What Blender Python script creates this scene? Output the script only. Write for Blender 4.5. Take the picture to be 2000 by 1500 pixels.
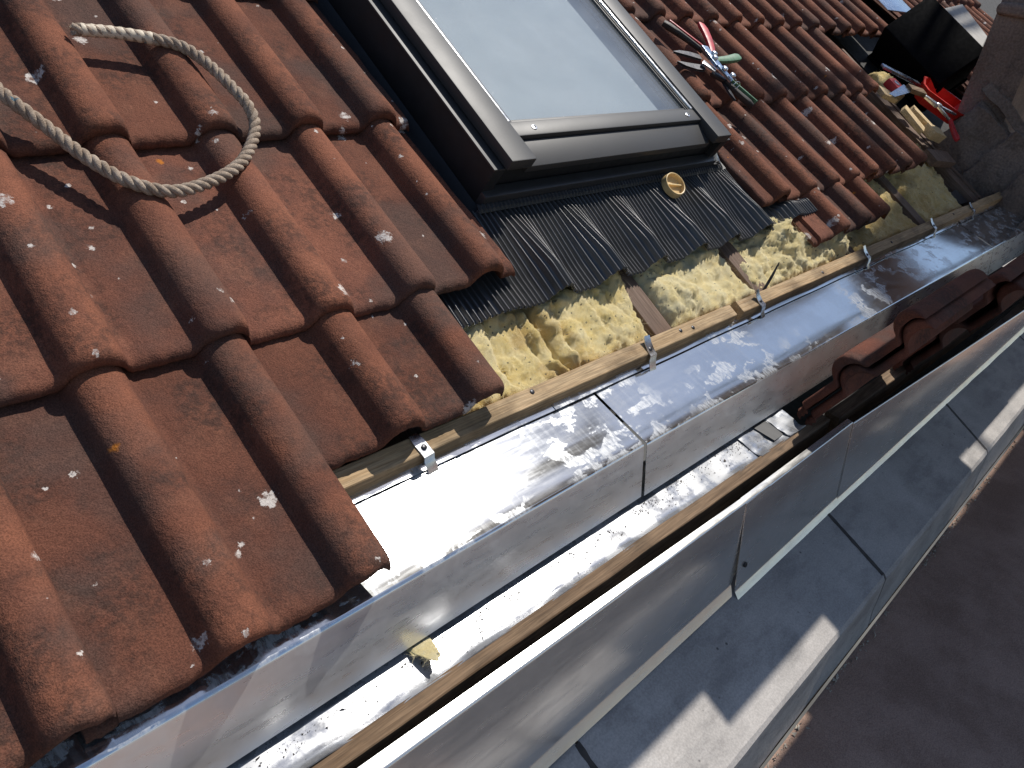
import bpy, bmesh, math, random
from mathutils import Vector, Matrix, noise as mnoise

# ------------------------------------------------------------------ clear
for o in list(bpy.data.objects):
    bpy.data.objects.remove(o, do_unlink=True)
scene = bpy.context.scene
COL = scene.collection
R = math.radians
random.seed(7)

# ------------------------------------------------------------------ camera
cam_d = bpy.data.cameras.new('camera')
cam = bpy.data.objects.new('camera', cam_d)
COL.objects.link(cam)
right = Vector((0.68247, -0.71778, 0.13789))
down = Vector((-0.27544, -0.42732, -0.86112))
fwd = Vector((0.67702, 0.54971, -0.48934))
cm = Matrix((right, -down, -fwd)).transposed().to_4x4()
cm.translation = Vector((-0.2687, -0.1957, 0.7738))
cam.matrix_world = cm
cam_d.sensor_width = 36.0
cam_d.lens = 1527.88 / 2000 * 36
cam_d.clip_start = 0.02
cam_d.clip_end = 800
scene.camera = cam

# ------------------------------------------------------------------ sky, sun, exposure
SUN = Vector((0.53, 0.032, 0.844)).normalized()
world = bpy.data.worlds.new('World')
scene.world = world
world.use_nodes = True
wn = world.node_tree
wn.nodes.clear()
sky = wn.nodes.new('ShaderNodeTexSky')
sky.sky_type = 'NISHITA'
sky.sun_disc = False
sky.sun_elevation = math.asin(SUN.z)
sky.sun_rotation = math.atan2(SUN.x, SUN.y)
sky.air_density = 1.0
sky.dust_density = 0.6
sky.ozone_density = 1.2
bg = wn.nodes.new('ShaderNodeBackground')
bg.inputs['Strength'].default_value = 0.105
wo = wn.nodes.new('ShaderNodeOutputWorld')
wn.links.new(sky.outputs[0], bg.inputs['Color'])
wn.links.new(bg.outputs[0], wo.inputs['Surface'])
sd = bpy.data.lights.new('sun', 'SUN')
sd.energy = 4.5
sd.angle = R(0.53)
sd.color = (1.0, 0.955, 0.88)
so = bpy.data.objects.new('sun', sd)
COL.objects.link(so)
so.rotation_euler = (-SUN).to_track_quat('-Z', 'Y').to_euler()
so.location = SUN * 20
scene.view_settings.view_transform = 'Standard'
scene.view_settings.look = 'None'
scene.view_settings.exposure = 0.0
scene.view_settings.gamma = 1.0
scene.view_settings.use_curve_mapping = False
scene.cycles.max_bounces = 6
scene.cycles.diffuse_bounces = 3
scene.cycles.glossy_bounces = 4
scene.cycles.transmission_bounces = 2
scene.cycles.caustics_reflective = False
scene.cycles.caustics_refractive = False

# ------------------------------------------------------------------ roof frame: u along the eaves, v up the slope, w out of the roof
PITCH = R(30)
RM = Matrix.Rotation(PITCH, 4, 'X')
GAUGE = 0.3325


def rf(u, v, w):
    return RM @ Vector((u, v, w))


# ------------------------------------------------------------------ material helpers
class NT:
    def __init__(s, name):
        s.m = bpy.data.materials.new(name)
        s.m.use_nodes = True
        s.t = s.m.node_tree
        s.b = s.t.nodes['Principled BSDF']
        s.out = s.t.nodes['Material Output']

    def n(s, typ, **kw):
        nd = s.t.nodes.new(typ)
        for k, v in kw.items():
            setattr(nd, k, v)
        return nd

    def l(s, a, b):
        s.t.links.new(a, b)

    def put(s, sock, v):
        if hasattr(v, 'is_linked') or hasattr(v, 'links'):
            s.l(v, sock)
        else:
            if sock.type == 'RGBA' and len(v) == 3:
                v = (*v, 1)
            sock.default_value = v

    def coord(s, roof=False, scale=(1, 1, 1), obj=False):
        if obj:
            src = s.n('ShaderNodeTexCoord').outputs['Object']
        else:
            src = s.n('ShaderNodeNewGeometry').outputs['Position']
        mp = s.n('ShaderNodeMapping')
        if roof:
            mp.inputs['Rotation'].default_value = (-PITCH, 0, 0)
        s.l(src, mp.inputs['Vector'])
        if tuple(scale) == (1, 1, 1):
            return mp.outputs[0]
        m2 = s.n('ShaderNodeMapping')
        m2.inputs['Scale'].default_value = scale
        s.l(mp.outputs[0], m2.inputs['Vector'])
        return m2.outputs[0]

    def noise(s, vec, scale, detail=4, rough=0.55, dist=0.0):
        nd = s.n('ShaderNodeTexNoise')
        nd.inputs['Scale'].default_value = scale
        nd.inputs['Detail'].default_value = detail
        nd.inputs['Roughness'].default_value = rough
        nd.inputs['Distortion'].default_value = dist
        s.l(vec, nd.inputs['Vector'])
        return nd.outputs['Fac']

    def ramp(s, v, a, b, lo=0.0, hi=1.0):
        nd = s.n('ShaderNodeMapRange')
        nd.interpolation_type = 'SMOOTHSTEP'
        s.put(nd.inputs['Value'], v)
        nd.inputs['From Min'].default_value = a
        nd.inputs['From Max'].default_value = b
        nd.inputs['To Min'].default_value = lo
        nd.inputs['To Max'].default_value = hi
        return nd.outputs[0]

    def math(s, op, a, b=0.0):
        nd = s.n('ShaderNodeMath', operation=op)
        s.put(nd.inputs[0], a)
        s.put(nd.inputs[1], b)
        return nd.outputs[0]

    def mix(s, f, a, b):
        nd = s.n('ShaderNodeMix', data_type='RGBA')
        s.put(nd.inputs[0], f)
        s.put(nd.inputs[6], a)
        s.put(nd.inputs[7], b)
        return nd.outputs[2]

    def mul(s, c, f):
        nd = s.n('ShaderNodeVectorMath', operation='SCALE')
        s.put(nd.inputs[0], c)
        s.put(nd.inputs['Scale'], f)
        return nd.outputs[0]

    def voro(s, vec, scale, dims='3D', rnd=1.0, feature='F1'):
        nd = s.n('ShaderNodeTexVoronoi', voronoi_dimensions=dims, feature=feature)
        nd.inputs['Scale'].default_value = scale
        nd.inputs['Randomness'].default_value = rnd
        s.l(vec, nd.inputs['Vector'])
        return nd

    def bump(s, h, strength, dist, prev=None):
        nd = s.n('ShaderNodeBump')
        nd.inputs['Strength'].default_value = strength
        nd.inputs['Distance'].default_value = dist
        s.l(h, nd.inputs['Height'])
        if prev is not None:
            s.l(prev, nd.inputs['Normal'])
        return nd.outputs[0]

    def set(s, **kw):
        names = {'base': 'Base Color', 'rough': 'Roughness', 'metal': 'Metallic', 'normal': 'Normal',
                 'spec': 'Specular IOR Level', 'coat': 'Coat Weight', 'coatr': 'Coat Roughness', 'sheen': 'Sheen Weight'}
        for k, v in kw.items():
            s.put(s.b.inputs[names[k]], v)
        return s.m


def spots(n, vec, scale, rmin, rmax, keep, edge=0.6, nscale=120):
    """scattered blotches: every voronoi cell may carry one ragged spot of its own size"""
    v = n.voro(vec, scale, '2D')
    sep = n.n('ShaderNodeSeparateColor')
    n.l(v.outputs['Color'], sep.inputs[0])
    nz = n.noise(vec, nscale, 5, 0.7)
    d = n.math('ADD', v.outputs['Distance'], n.math('MULTIPLY', n.math('SUBTRACT', nz, 0.5), edge))
    rad = n.ramp(sep.outputs[0], keep, 1.0, rmin, rmax)
    inside = n.ramp(n.math('SUBTRACT', rad, d), 0.0, 0.02, 0, 1)
    on = n.math('GREATER_THAN', sep.outputs[0], keep)
    return n.math('MULTIPLY', inside, on), sep.outputs[1]


def make_tile_mat(name, lichen=True, tint=(1, 1, 1)):
    n = NT(name)
    p = n.coord(roof=True)
    rnd = n.n('ShaderNodeObjectInfo').outputs['Random']
    t0, t1, t2 = tint
    big = n.noise(p, 5, 4)
    mid = n.noise(p, 19, 5, 0.68)
    a = n.mix(n.ramp(big, 0.35, 0.68), (0.115 * t0, 0.047 * t1, 0.033 * t2), (0.19 * t0, 0.073 * t1, 0.044 * t2))
    a = n.mix(n.ramp(mid, 0.48, 0.72, 0, 0.6), a, (0.235 * t0, 0.10 * t1, 0.062 * t2))
    a = n.mul(a, n.ramp(rnd, 0, 1, 0.76, 1.16))
    # rolls turn a brighter orange with local height above the pans
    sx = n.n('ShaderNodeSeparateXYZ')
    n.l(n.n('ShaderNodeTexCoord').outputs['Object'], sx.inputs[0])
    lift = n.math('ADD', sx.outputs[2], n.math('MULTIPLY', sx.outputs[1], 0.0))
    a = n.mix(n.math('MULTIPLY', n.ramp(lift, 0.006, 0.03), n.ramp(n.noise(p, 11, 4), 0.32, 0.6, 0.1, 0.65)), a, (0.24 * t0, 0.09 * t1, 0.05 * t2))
    # soot and algae
    speck = n.noise(p, 95, 4, 0.7)
    g = n.math('MULTIPLY', n.ramp(n.noise(p, 9, 6, 0.72), 0.44, 0.62), n.ramp(speck, 0.36, 0.6))
    a = n.mix(n.math('MULTIPLY', g, 0.62), a, (0.028, 0.02, 0.017))
    a = n.mix(n.ramp(big, 0.36, 0.52, 0.55, 0), a, (0.085, 0.057, 0.047))
    # sand grains
    gr = n.noise(p, 560, 2, 0.6)
    a = n.mul(a, n.ramp(gr, 0.28, 0.72, 0.72, 1.28))
    if lichen:
        s1, r1 = spots(n, p, 9.0, 0.028, 0.095, 0.42, 0.24, 150)
        s2, r2 = spots(n, p, 24.0, 0.02, 0.10, 0.79, 0.3, 230)
        white = n.math('MAXIMUM', s1, s2)
        white = n.math('MULTIPLY', white, n.ramp(speck, 0.36, 0.56, 0.1, 0.95))
        a = n.mix(white, a, (0.58, 0.53, 0.49))
        orange, r4 = spots(n, p, 4.3, 0.012, 0.032, 0.75, 0.05, 160)
        a = n.mix(n.math('MULTIPLY', orange, 0.85), a, (0.5, 0.17, 0.02))
    h = n.math('ADD', n.math('MULTIPLY', gr, 0.7), n.math('MULTIPLY', n.noise(p, 130, 4, 0.65), 1.5))
    b = n.bump(h, 0.6, 0.0024)
    return n.set(base=a, rough=0.9, spec=0.22, normal=b)


def make_metal(name, base=(0.72, 0.74, 0.76), rough=0.12, film=0.0, wav=0.06, dull=0.0, filmr=0.13, metal=1.0):
    n = NT(name)
    p = n.coord()
    r = n.ramp(n.noise(n.coord(scale=(3, 22, 22)), 6, 3), 0.3, 0.7, rough * 0.85, rough * 1.2)
    col = n.mix(n.ramp(n.noise(p, 12, 4, 0.65), 0.4, 0.7), base, tuple(c * 0.9 for c in base))
    met = metal
    if film:
        # residue of the protective film and dried water marks: rougher blotches on the bright sheet
        dp = n.coord(scale=(13, 20, 20))
        f = n.noise(dp, 1.3, 4, 0.6, 0.35)
        edge = n.ramp(f, 0.505, 0.55)
        where = n.ramp(n.noise(p, 3.1, 2), 0.36, 0.5)
        streak = n.ramp(n.noise(n.coord(scale=(150, 9, 9)), 1.0, 3), 0.5, 0.62)
        fm = n.math('MULTIPLY', edge, n.math('MULTIPLY', where, n.ramp(n.noise(n.coord(scale=(170, 60, 60)), 1.0, 4, 0.7), 0.3, 0.65, 0.25, 1.0)))
        fm = n.math('MAXIMUM', fm, n.math('MULTIPLY', n.math('MULTIPLY', streak, where), 0.12))
        fm = n.math('MULTIPLY', fm, film)
        col = n.mix(n.math('MULTIPLY', fm, 0.7), col, (0.66, 0.67, 0.68))
        r = n.math('ADD', r, n.math('MULTIPLY', fm, filmr))
        met = n.math('SUBTRACT', metal, n.math('MULTIPLY', fm, 0.5))
    if dull:
        dm = n.math('MULTIPLY', n.ramp(n.noise(p, 17, 6, 0.68), 0.38, 0.66), dull)
        col = n.mix(dm, col, (0.30, 0.305, 0.315))
        r = n.math('ADD', r, n.math('MULTIPLY', dm, 0.3))
        met = n.math('SUBTRACT', metal, n.math('MULTIPLY', dm, 0.5))
    b = n.bump(n.noise(n.coord(scale=(2.2, 6, 6)), 1.0, 1), wav, 0.02)
    return n.set(base=col, rough=r, metal=met, normal=b)


def make_wood(name, a, b_, grain_axis='X', rough=0.75, dark=0.5, scale=1.0, roof=False):
    n = NT(name)
    sc = {'X': (5, 120, 120), 'V': (120, 5, 120)}[grain_axis]
    p0 = n.coord(roof=roof)
    p = n.coord(roof=roof, scale=sc)
    g = n.noise(p, scale, 6, 0.6, 0.6)
    c = n.mix(n.ramp(g, 0.3, 0.7), a, b_)
    big = n.noise(p0, 9, 5, 0.6)
    c = n.mix(n.ramp(big, 0.48, 0.72, 0, dark), c, tuple(x * 0.28 for x in a))
    fine = n.noise(n.coord(roof=roof, scale=tuple(s * 4 for s in sc)), scale, 3)
    c = n.mul(c, n.ramp(fine, 0.25, 0.75, 0.7, 1.25))
    kn = n.voro(n.coord(roof=roof, scale=(4, 14, 14)), 1.0)
    c = n.mix(n.ramp(kn.outputs['Distance'], 0.05, 0.12, 0.8, 0), c, tuple(x * 0.2 for x in a))
    h = n.math('ADD', g, n.math('MULTIPLY', fine, 0.5))
    return n.set(base=c, rough=rough, spec=0.3, normal=n.bump(h, 0.6, 0.002))


def make_plain(name, col, rough=0.5, metal=0.0, spec=0.5, var=0.25, vscale=40, bumps=0.15, bscale=200, bdist=0.001, rvar=0.06):
    n = NT(name)
    p = n.coord()
    f = n.noise(p, vscale, 5, 0.6)
    c = n.mul(n.mix(0.0, col, col), n.ramp(f, 0.25, 0.75, 1 - var, 1 + var))
    r = n.ramp(n.noise(p, vscale * 1.7, 4), 0.3, 0.7, max(0.03, rough - rvar), min(1, rough + rvar))
    return n.set(base=c, rough=r, metal=metal, spec=spec, normal=n.bump(n.noise(p, bscale, 3), bumps, bdist))


M = {}
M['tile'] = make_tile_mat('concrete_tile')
M['tile_clean'] = make_tile_mat('concrete_tile_unweathered', lichen=False, tint=(0.78, 0.72, 0.76))
M['zinc'] = make_metal('galvanised_sheet', rough=0.095, film=0.85, metal=0.95)
M['zinc_front'] = make_metal('galvanised_sheet_front', base=(0.78, 0.79, 0.80), rough=0.3, film=0.2, metal=0.75)
M['zinc_face'] = make_metal('galvanised_capping', base=(0.68, 0.675, 0.66), rough=0.23, wav=0.15, metal=0.8)
M['lead'] = make_metal('lead_lining', base=(0.50, 0.51, 0.535), rough=0.14, dull=0.8, metal=0.75)
M['steel'] = make_plain('bright_steel', (0.7, 0.71, 0.73), 0.28, 1.0, var=0.12)
M['blue_steel'] = make_plain('blued_steel', (0.42, 0.5, 0.62), 0.25, 1.0, var=0.15)
M['dark_steel'] = make_plain('dark_steel', (0.05, 0.05, 0.055), 0.4, 0.8, var=0.3)
M['frame'] = make_plain('anthracite_aluminium', (0.05, 0.05, 0.052), 0.5, 0.25, var=0.05, vscale=9, bumps=0.03, rvar=0.015)
M['frame_dark'] = make_plain('anthracite_kerb', (0.018, 0.019, 0.021), 0.5, 0.0, spec=0.3, var=0.15, vscale=25, bumps=0.05)
M['rubber'] = make_plain('black_rubber', (0.012, 0.012, 0.013), 0.55)
M['apron'] = make_plain('pleated_black_aluminium', (0.095, 0.095, 0.097), 0.4, 0.65, spec=0.6, var=0.1, vscale=30, bumps=0.02, rvar=0.02)
M['batten'] = make_wood('sawn_pine', (0.38, 0.25, 0.13), (0.49, 0.355, 0.21), 'X', dark=0.6)
M['rail'] = make_wood('weathered_rail', (0.13, 0.078, 0.042), (0.235, 0.155, 0.092), 'X', dark=0.6)
M['rafter'] = make_wood('old_rafter', (0.13, 0.085, 0.062), (0.21, 0.145, 0.11), 'V', dark=0.5, roof=True)
M['offcut'] = make_wood('pine_offcut', (0.56, 0.40, 0.2), (0.66, 0.5, 0.3), 'V', dark=0.15, roof=True)
M['board'] = make_wood('scaffold_timber', (0.25, 0.18, 0.11), (0.36, 0.28, 0.18), 'X', dark=0.3)
M['underlay'] = make_plain('roofing_underlay', (0.02, 0.018, 0.017), 0.8, var=0.4)
M['black'] = make_plain('black_plastic', (0.004, 0.004, 0.005), 0.9, spec=0.08, var=0.3)
M['grey_card'] = make_plain('grey_panel', (0.42, 0.4, 0.37), 0.7, var=0.15, vscale=18)
M['red'] = make_plain('red_plastic', (0.62, 0.02, 0.012), 0.38, var=0.15)
M['red_paint'] = make_plain('red_grip', (0.5, 0.03, 0.035), 0.45, var=0.25)
M['green_paint'] = make_plain('green_grip', (0.09, 0.2, 0.11), 0.5, var=0.3, vscale=90)
M['grip'] = make_plain('worn_black_grip', (0.03, 0.022, 0.02), 0.6, var=0.5, vscale=90)
M['cream'] = make_plain('cream_plastic', (0.72, 0.52, 0.25), 0.45, var=0.15, vscale=60)
M['blind'] = make_plain('pale_blind', (0.455, 0.475, 0.495), 0.8, var=0.02, vscale=6, bumps=0.0)
M['scaffold_tube'] = make_plain('scaffold_tube', (0.5, 0.5, 0.5), 0.5, 0.9)
M['ground'] = make_plain('distant_ground', (0.11, 0.105, 0.095), 0.9, var=0.5, vscale=0.6)


def insulation_mat(name, a, b_, stain):
    n = NT(name)
    p = n.coord(roof=True)
    st = n.coord(roof=True, scale=(1, 3, 3))
    c = n.mix(n.ramp(n.noise(p, 26, 6, 0.65), 0.35, 0.65), a, b_)
    c = n.mix(n.ramp(n.noise(p, 6, 4, 0.6), 0.52, 0.66, 0, stain), c, (0.62, 0.36, 0.07))
    fb = n.noise(st, 260, 6, 0.75, 2.5)
    c = n.mul(c, n.ramp(fb, 0.28, 0.68, 0.8, 1.12))
    c = n.mix(n.ramp(n.noise(st, 70, 5, 0.7, 1.0), 0.55, 0.72, 0, 0.5), c, (0.9, 0.82, 0.6))
    v = n.voro(p, 75, '2D')
    sp = n.n('ShaderNodeSeparateColor')
    n.l(v.outputs['Color'], sp.inputs[0])
    dots = n.math('MULTIPLY', n.ramp(v.outputs['Distance'], 0.06, 0.16, 1, 0), n.math('GREATER_THAN', sp.outputs[0], 0.8))
    c = n.mix(n.math('MULTIPLY', dots, 0.85), c, (0.05, 0.035, 0.02))
    h = n.math('ADD', fb, n.math('MULTIPLY', n.noise(p, 90, 5, 0.7), 1.5))
    return n.set(base=c, rough=0.95, spec=0.1, normal=n.bump(h, 0.8, 0.0055), sheen=0.3)


M['wool'] = insulation_mat('mineral_wool', (0.98, 0.82, 0.44), (0.96, 0.74, 0.28), 0.6)
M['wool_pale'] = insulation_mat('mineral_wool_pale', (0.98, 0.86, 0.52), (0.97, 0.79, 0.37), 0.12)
M['wool_old'] = insulation_mat('mineral_wool_old', (0.85, 0.66, 0.30), (0.78, 0.55, 0.18), 0.5)  # darker wool; on the scrap it stands in for shade
M['fibre'] = make_plain('wool_fibre', (0.9, 0.78, 0.46), 0.7, var=0.2, bumps=0)


def stone_mat():
    n = NT('coping_stone')
    p = n.coord()
    c = n.mix(n.ramp(n.noise(p, 7, 6, 0.6), 0.35, 0.65), (0.37, 0.345, 0.325), (0.45, 0.42, 0.395))
    c = n.mix(n.ramp(n.noise(n.coord(scale=(6, 16, 16)), 1, 6, 0.65), 0.44, 0.66, 0, 0.75), c, (0.25, 0.235, 0.225))
    c = n.mix(n.ramp(n.noise(p, 3.5, 7, 0.7), 0.55, 0.7, 0, 0.6), c, (0.48, 0.46, 0.44))
    v = n.voro(p, 42)
    sp = n.n('ShaderNodeSeparateColor')
    n.l(v.outputs['Color'], sp.inputs[0])
    pit = n.math('MULTIPLY', n.ramp(v.outputs['Distance'], 0.06, 0.14, 1, 0), n.math('GREATER_THAN', sp.outputs[0], 0.75))
    c = n.mix(n.math('MULTIPLY', pit, 0.8), c, (0.05, 0.045, 0.045))
    c = n.mul(c, n.ramp(n.noise(p, 300, 4), 0.3, 0.7, 0.88, 1.12))
    scr = n.ramp(n.noise(n.coord(scale=(60, 400, 400)), 1, 2), 0.68, 0.74, 0, 0.35)
    c = n.mix(scr, c, (0.42, 0.41, 0.4))
    h = n.math('SUBTRACT', n.noise(p, 60, 7, 0.6), pit)
    return n.set(base=c, rough=0.72, spec=0.35, normal=n.bump(h, 0.3, 0.003))


M['stone'] = stone_mat()


def chimney_mat():
    n = NT('sooty_render')
    p = n.coord()
    c = n.mix(n.ramp(n.noise(p, 4, 7, 0.65), 0.35, 0.65), (0.185, 0.14, 0.115), (0.29, 0.225, 0.19))
    c = n.mix(n.ramp(n.noise(p, 16, 6, 0.7), 0.5, 0.7, 0, 0.6), c, (0.06, 0.05, 0.045))
    c = n.mul(c, n.ramp(n.noise(p, 120, 5), 0.3, 0.7, 0.8, 1.2))
    return n.set(base=c, rough=0.92, spec=0.2, normal=n.bump(n.noise(p, 45, 8, 0.65), 0.8, 0.012))


M['chimney'] = chimney_mat()


def felt_mat():
    n = NT('brown_felt')
    p = n.coord()
    c = n.mix(n.ramp(n.noise(p, 5, 7, 0.65), 0.35, 0.65), (0.26, 0.17, 0.13), (0.38, 0.26, 0.205))
    c = n.mul(c, n.ramp(n.noise(p, 400, 3), 0.3, 0.7, 0.8, 1.2))
    return n.set(base=c, rough=0.95, spec=0.15, normal=n.bump(n.noise(p, 200, 5), 0.5, 0.004))


M['felt'] = felt_mat()
M['sealant'] = make_plain('joint_sealant', (0.05, 0.043, 0.04), 0.7, var=0.4)


def rope_mat():
    n = NT('hemp_rope')
    p = n.coord(obj=True)
    c = n.mix(n.ramp(n.noise(p, 60, 5), 0.35, 0.65), (0.31, 0.235, 0.175), (0.455, 0.365, 0.285))
    w = n.noise(p, 700, 3, 0.6, 1.0)
    c = n.mul(c, n.ramp(w, 0.3, 0.7, 0.6, 1.3))
    c = n.mix(n.ramp(n.noise(p, 75, 2), 0.7, 0.74, 0, 0.8), c, (0.05, 0.14, 0.2))
    return n.set(base=c, rough=0.9, spec=0.2, normal=n.bump(w, 0.8, 0.0012))


M['rope'] = rope_mat()


def tape_mat():
    n = NT('cream_tape')
    p = n.coord()
    c = n.mix(n.ramp(n.noise(p, 110, 5, 0.6), 0.55, 0.75), (0.66, 0.56, 0.43), (0.2, 0.16, 0.13))
    return n.set(base=c, rough=0.55, spec=0.4, normal=n.bump(n.noise(p, 150, 3), 0.3, 0.002))


M['tape'] = tape_mat()


def glass_mat():
    n = NT('window_glass')
    for nd in list(n.t.nodes):
        if nd != n.out:
            n.t.nodes.remove(nd)
    tr = n.n('ShaderNodeBsdfTransparent')
    tr.inputs[0].default_value = (0.93, 0.96, 0.97, 1)
    gl = n.n('ShaderNodeBsdfGlossy')
    gl.inputs['Roughness'].default_value = 0.03
    df = n.n('ShaderNodeBsdfDiffuse')
    df.inputs[0].default_value = (0.7, 0.72, 0.74, 1)
    fr = n.n('ShaderNodeLayerWeight')
    fr.inputs['Blend'].default_value = 0.5
    m1 = n.n('ShaderNodeMixShader')
    n.l(n.math('ADD', n.math('MULTIPLY', n.math('POWER', fr.outputs['Facing'], 4.0), 0.8), 0.05), m1.inputs[0])
    n.l(tr.outputs[0], m1.inputs[1])
    n.l(gl.outputs[0], m1.inputs[2])
    p = n.coord(roof=True)
    d1, _ = spots(n, p, 28, 0.02, 0.055, 0.7, 0.08, 200)
    dust = n.math('MAXIMUM', n.math('MULTIPLY', d1, 0.6), n.ramp(n.noise(p, 7, 6), 0.3, 0.8, 0.06, 0.13))
    m2 = n.n('ShaderNodeMixShader')
    n.l(dust, m2.inputs[0])
    n.l(m1.outputs[0], m2.inputs[1])
    n.l(df.outputs[0], m2.inputs[2])
    n.l(m2.outputs[0], n.out.inputs['Surface'])
    return n.m


M['glass'] = glass_mat()


# ------------------------------------------------------------------ geometry helpers
def tag(o, label=None, cat=None, group=None, kind=None):
    if label: o['label'] = label
    if cat: o['category'] = cat
    if group: o['group'] = group
    if kind: o['kind'] = kind
    return o


def empty(name, loc, label=None, cat=None, group=None):
    o = bpy.data.objects.new(name, None)
    o.empty_display_size = 0.05
    o.location = loc
    COL.objects.link(o)
    return tag(o, label, cat, group)


def wloc(o):
    v = Vector(o.location)
    while o.parent:
        o = o.parent
        v = v + Vector(o.location)
    return v


def link(name, verts, faces, mat, parent=None, smooth=False, bevel=0.0, fix=True, auto=None, segs=2):
    """one mesh object from WORLD coordinates; its origin is put at its own base"""
    vs = [Vector(v) for v in verts]
    lo = Vector((min(v.x for v in vs), min(v.y for v in vs), min(v.z for v in vs)))
    hi = Vector((max(v.x for v in vs), max(v.y for v in vs), max(v.z for v in vs)))
    org = Vector(((lo.x + hi.x) / 2, (lo.y + hi.y) / 2, lo.z))
    me = bpy.data.meshes.new(name)
    me.from_pydata([v - org for v in vs], [], faces)
    if fix or bevel:
        bm = bmesh.new()
        bm.from_mesh(me)
        if bevel:
            bmesh.ops.bevel(bm, geom=[e for e in bm.edges], offset=bevel, segments=segs, profile=0.6, affect='EDGES', clamp_overlap=True)
        bmesh.ops.recalc_face_normals(bm, faces=bm.faces)
        bm.to_mesh(me)
        bm.free()
    if smooth:
        me.polygons.foreach_set('use_smooth', [True] * len(me.polygons))
        if auto:
            me.set_sharp_from_angle(angle=R(auto))
    me.update()
    me.materials.append(mat)
    o = bpy.data.objects.new(name, me)
    if parent is not None:
        o.parent = parent
        o.location = org - wloc(parent)
    else:
        o.location = org
    COL.objects.link(o)
    return o


BOXF = [(0, 1, 3, 2), (4, 6, 7, 5), (0, 4, 5, 1), (2, 3, 7, 6), (0, 2, 6, 4), (1, 5, 7, 3)]


def boxv(lo, hi, f=None):
    vs = [Vector((x, y, z)) for x in (lo[0], hi[0]) for y in (lo[1], hi[1]) for z in (lo[2], hi[2])]
    return [f(*v) if f else v for v in vs]


def box(name, lo, hi, mat, parent=None, roof=False, bevel=0.002, jit=0.0):
    vs = boxv(lo, hi)
    if jit:
        vs = [v + Vector([random.uniform(-jit, jit) for _ in range(3)]) for v in vs]
    if roof:
        vs = [rf(*v) for v in vs]
    return link(name, vs, BOXF, mat, parent, bevel=bevel, smooth=bool(bevel), auto=40)


def bar(name, a, b, wid, thk, mat, parent=None, up=None, bevel=0.0015, taper=1.0, base_shift=0.0):
    """a box-section bar between two world points"""
    a, b = Vector(a), Vector(b)
    d = (b - a).normalized()
    up = Vector(up or rf(0, 0, 1))
    s = d.cross(up).normalized()
    n = s.cross(d).normalized()
    vs = []
    for p, t in ((a, 1.0), (b, taper)):
        for i in (-1, 1):
            for j in (-1, 1):
                vs.append(p + s * wid / 2 * i * t + n * thk / 2 * j * t)
    return link(name, vs, BOXF, mat, parent, bevel=bevel, smooth=True, auto=40)


def tube_mesh(path, rad, seg=12, cap=True):
    """path: list of Vectors, rad: number or list; returns verts, faces"""
    V, F = [], []
    n = len(path)
    t0 = (path[1] - path[0]).normalized()
    ref = Vector((0, 0, 1)) if abs(t0.z) < 0.9 else Vector((1, 0, 0))
    nrm = (ref - t0 * ref.dot(t0)).normalized()
    for i, p in enumerate(path):
        t = (path[min(i + 1, n - 1)] - path[max(i - 1, 0)]).normalized()
        nrm = (nrm - t * nrm.dot(t)).normalized()
        bi = t.cross(nrm)
        r = rad[i] if isinstance(rad, (list, tuple)) else rad
        for k in range(seg):
            a = 2 * math.pi * k / seg
            V.append(p + (nrm * math.cos(a) + bi * math.sin(a)) * r)
    for i in range(n - 1):
        for k in range(seg):
            k2 = (k + 1) % seg
            F.append((i * seg + k, i * seg + k2, (i + 1) * seg + k2, (i + 1) * seg + k))
    if cap:
        F.append(tuple(range(seg))[::-1])
        F.append(tuple((n - 1) * seg + k for k in range(seg)))
    return V, F


def tube(name, path, rad, mat, parent=None, seg=12):
    V, F = tube_mesh([Vector(p) for p in path], rad, seg)
    return link(name, V, F, mat, parent, smooth=True, auto=50)


def disc(name, c, axis, rad, thk, mat, parent=None, seg=20):
    c, axis = Vector(c), Vector(axis).normalized()
    return tube(name, [c, c + axis * thk * 0.75, c + axis * thk], [rad, rad, rad * 0.8], mat, parent, seg)


def sheet(name, rows, mat, parent=None, thk=0.0012, smooth=True, auto=35):
    """rows: grid of world points (list of lists); a thin plate with real thickness"""
    m, n = len(rows), len(rows[0])
    P = [[Vector(p) for p in r] for r in rows]
    V, W = [], []
    for i in range(m):
        for j in range(n):
            du = P[min(i + 1, m - 1)][j] - P[max(i - 1, 0)][j]
            dv = P[i][min(j + 1, n - 1)] - P[i][max(j - 1, 0)]
            nn = du.cross(dv)
            nn = nn.normalized() if nn.length > 1e-12 else Vector((0, 0, 1))
            V.append(P[i][j])
            W.append(P[i][j] - nn * thk)
    N = m * n
    F = []
    for i in range(m - 1):
        for j in range(n - 1):
            a, b, c, d = i * n + j, i * n + j + 1, (i + 1) * n + j + 1, (i + 1) * n + j
            F.append((a, b, c, d))
            F.append((N + a, N + d, N + c, N + b))
    for i in range(m - 1):
        F.append((i * n, (i + 1) * n, N + (i + 1) * n, N + i * n))
        F.append((i * n + n - 1, N + i * n + n - 1, N + (i + 1) * n + n - 1, (i + 1) * n + n - 1))
    for j in range(n - 1):
        F.append((j, N + j, N + j + 1, j + 1))
        F.append(((m - 1) * n + j, (m - 1) * n + j + 1, N + (m - 1) * n + j + 1, N + (m - 1) * n + j))
    return link(name, V + W, F, mat, parent, smooth=smooth, auto=auto)


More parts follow.
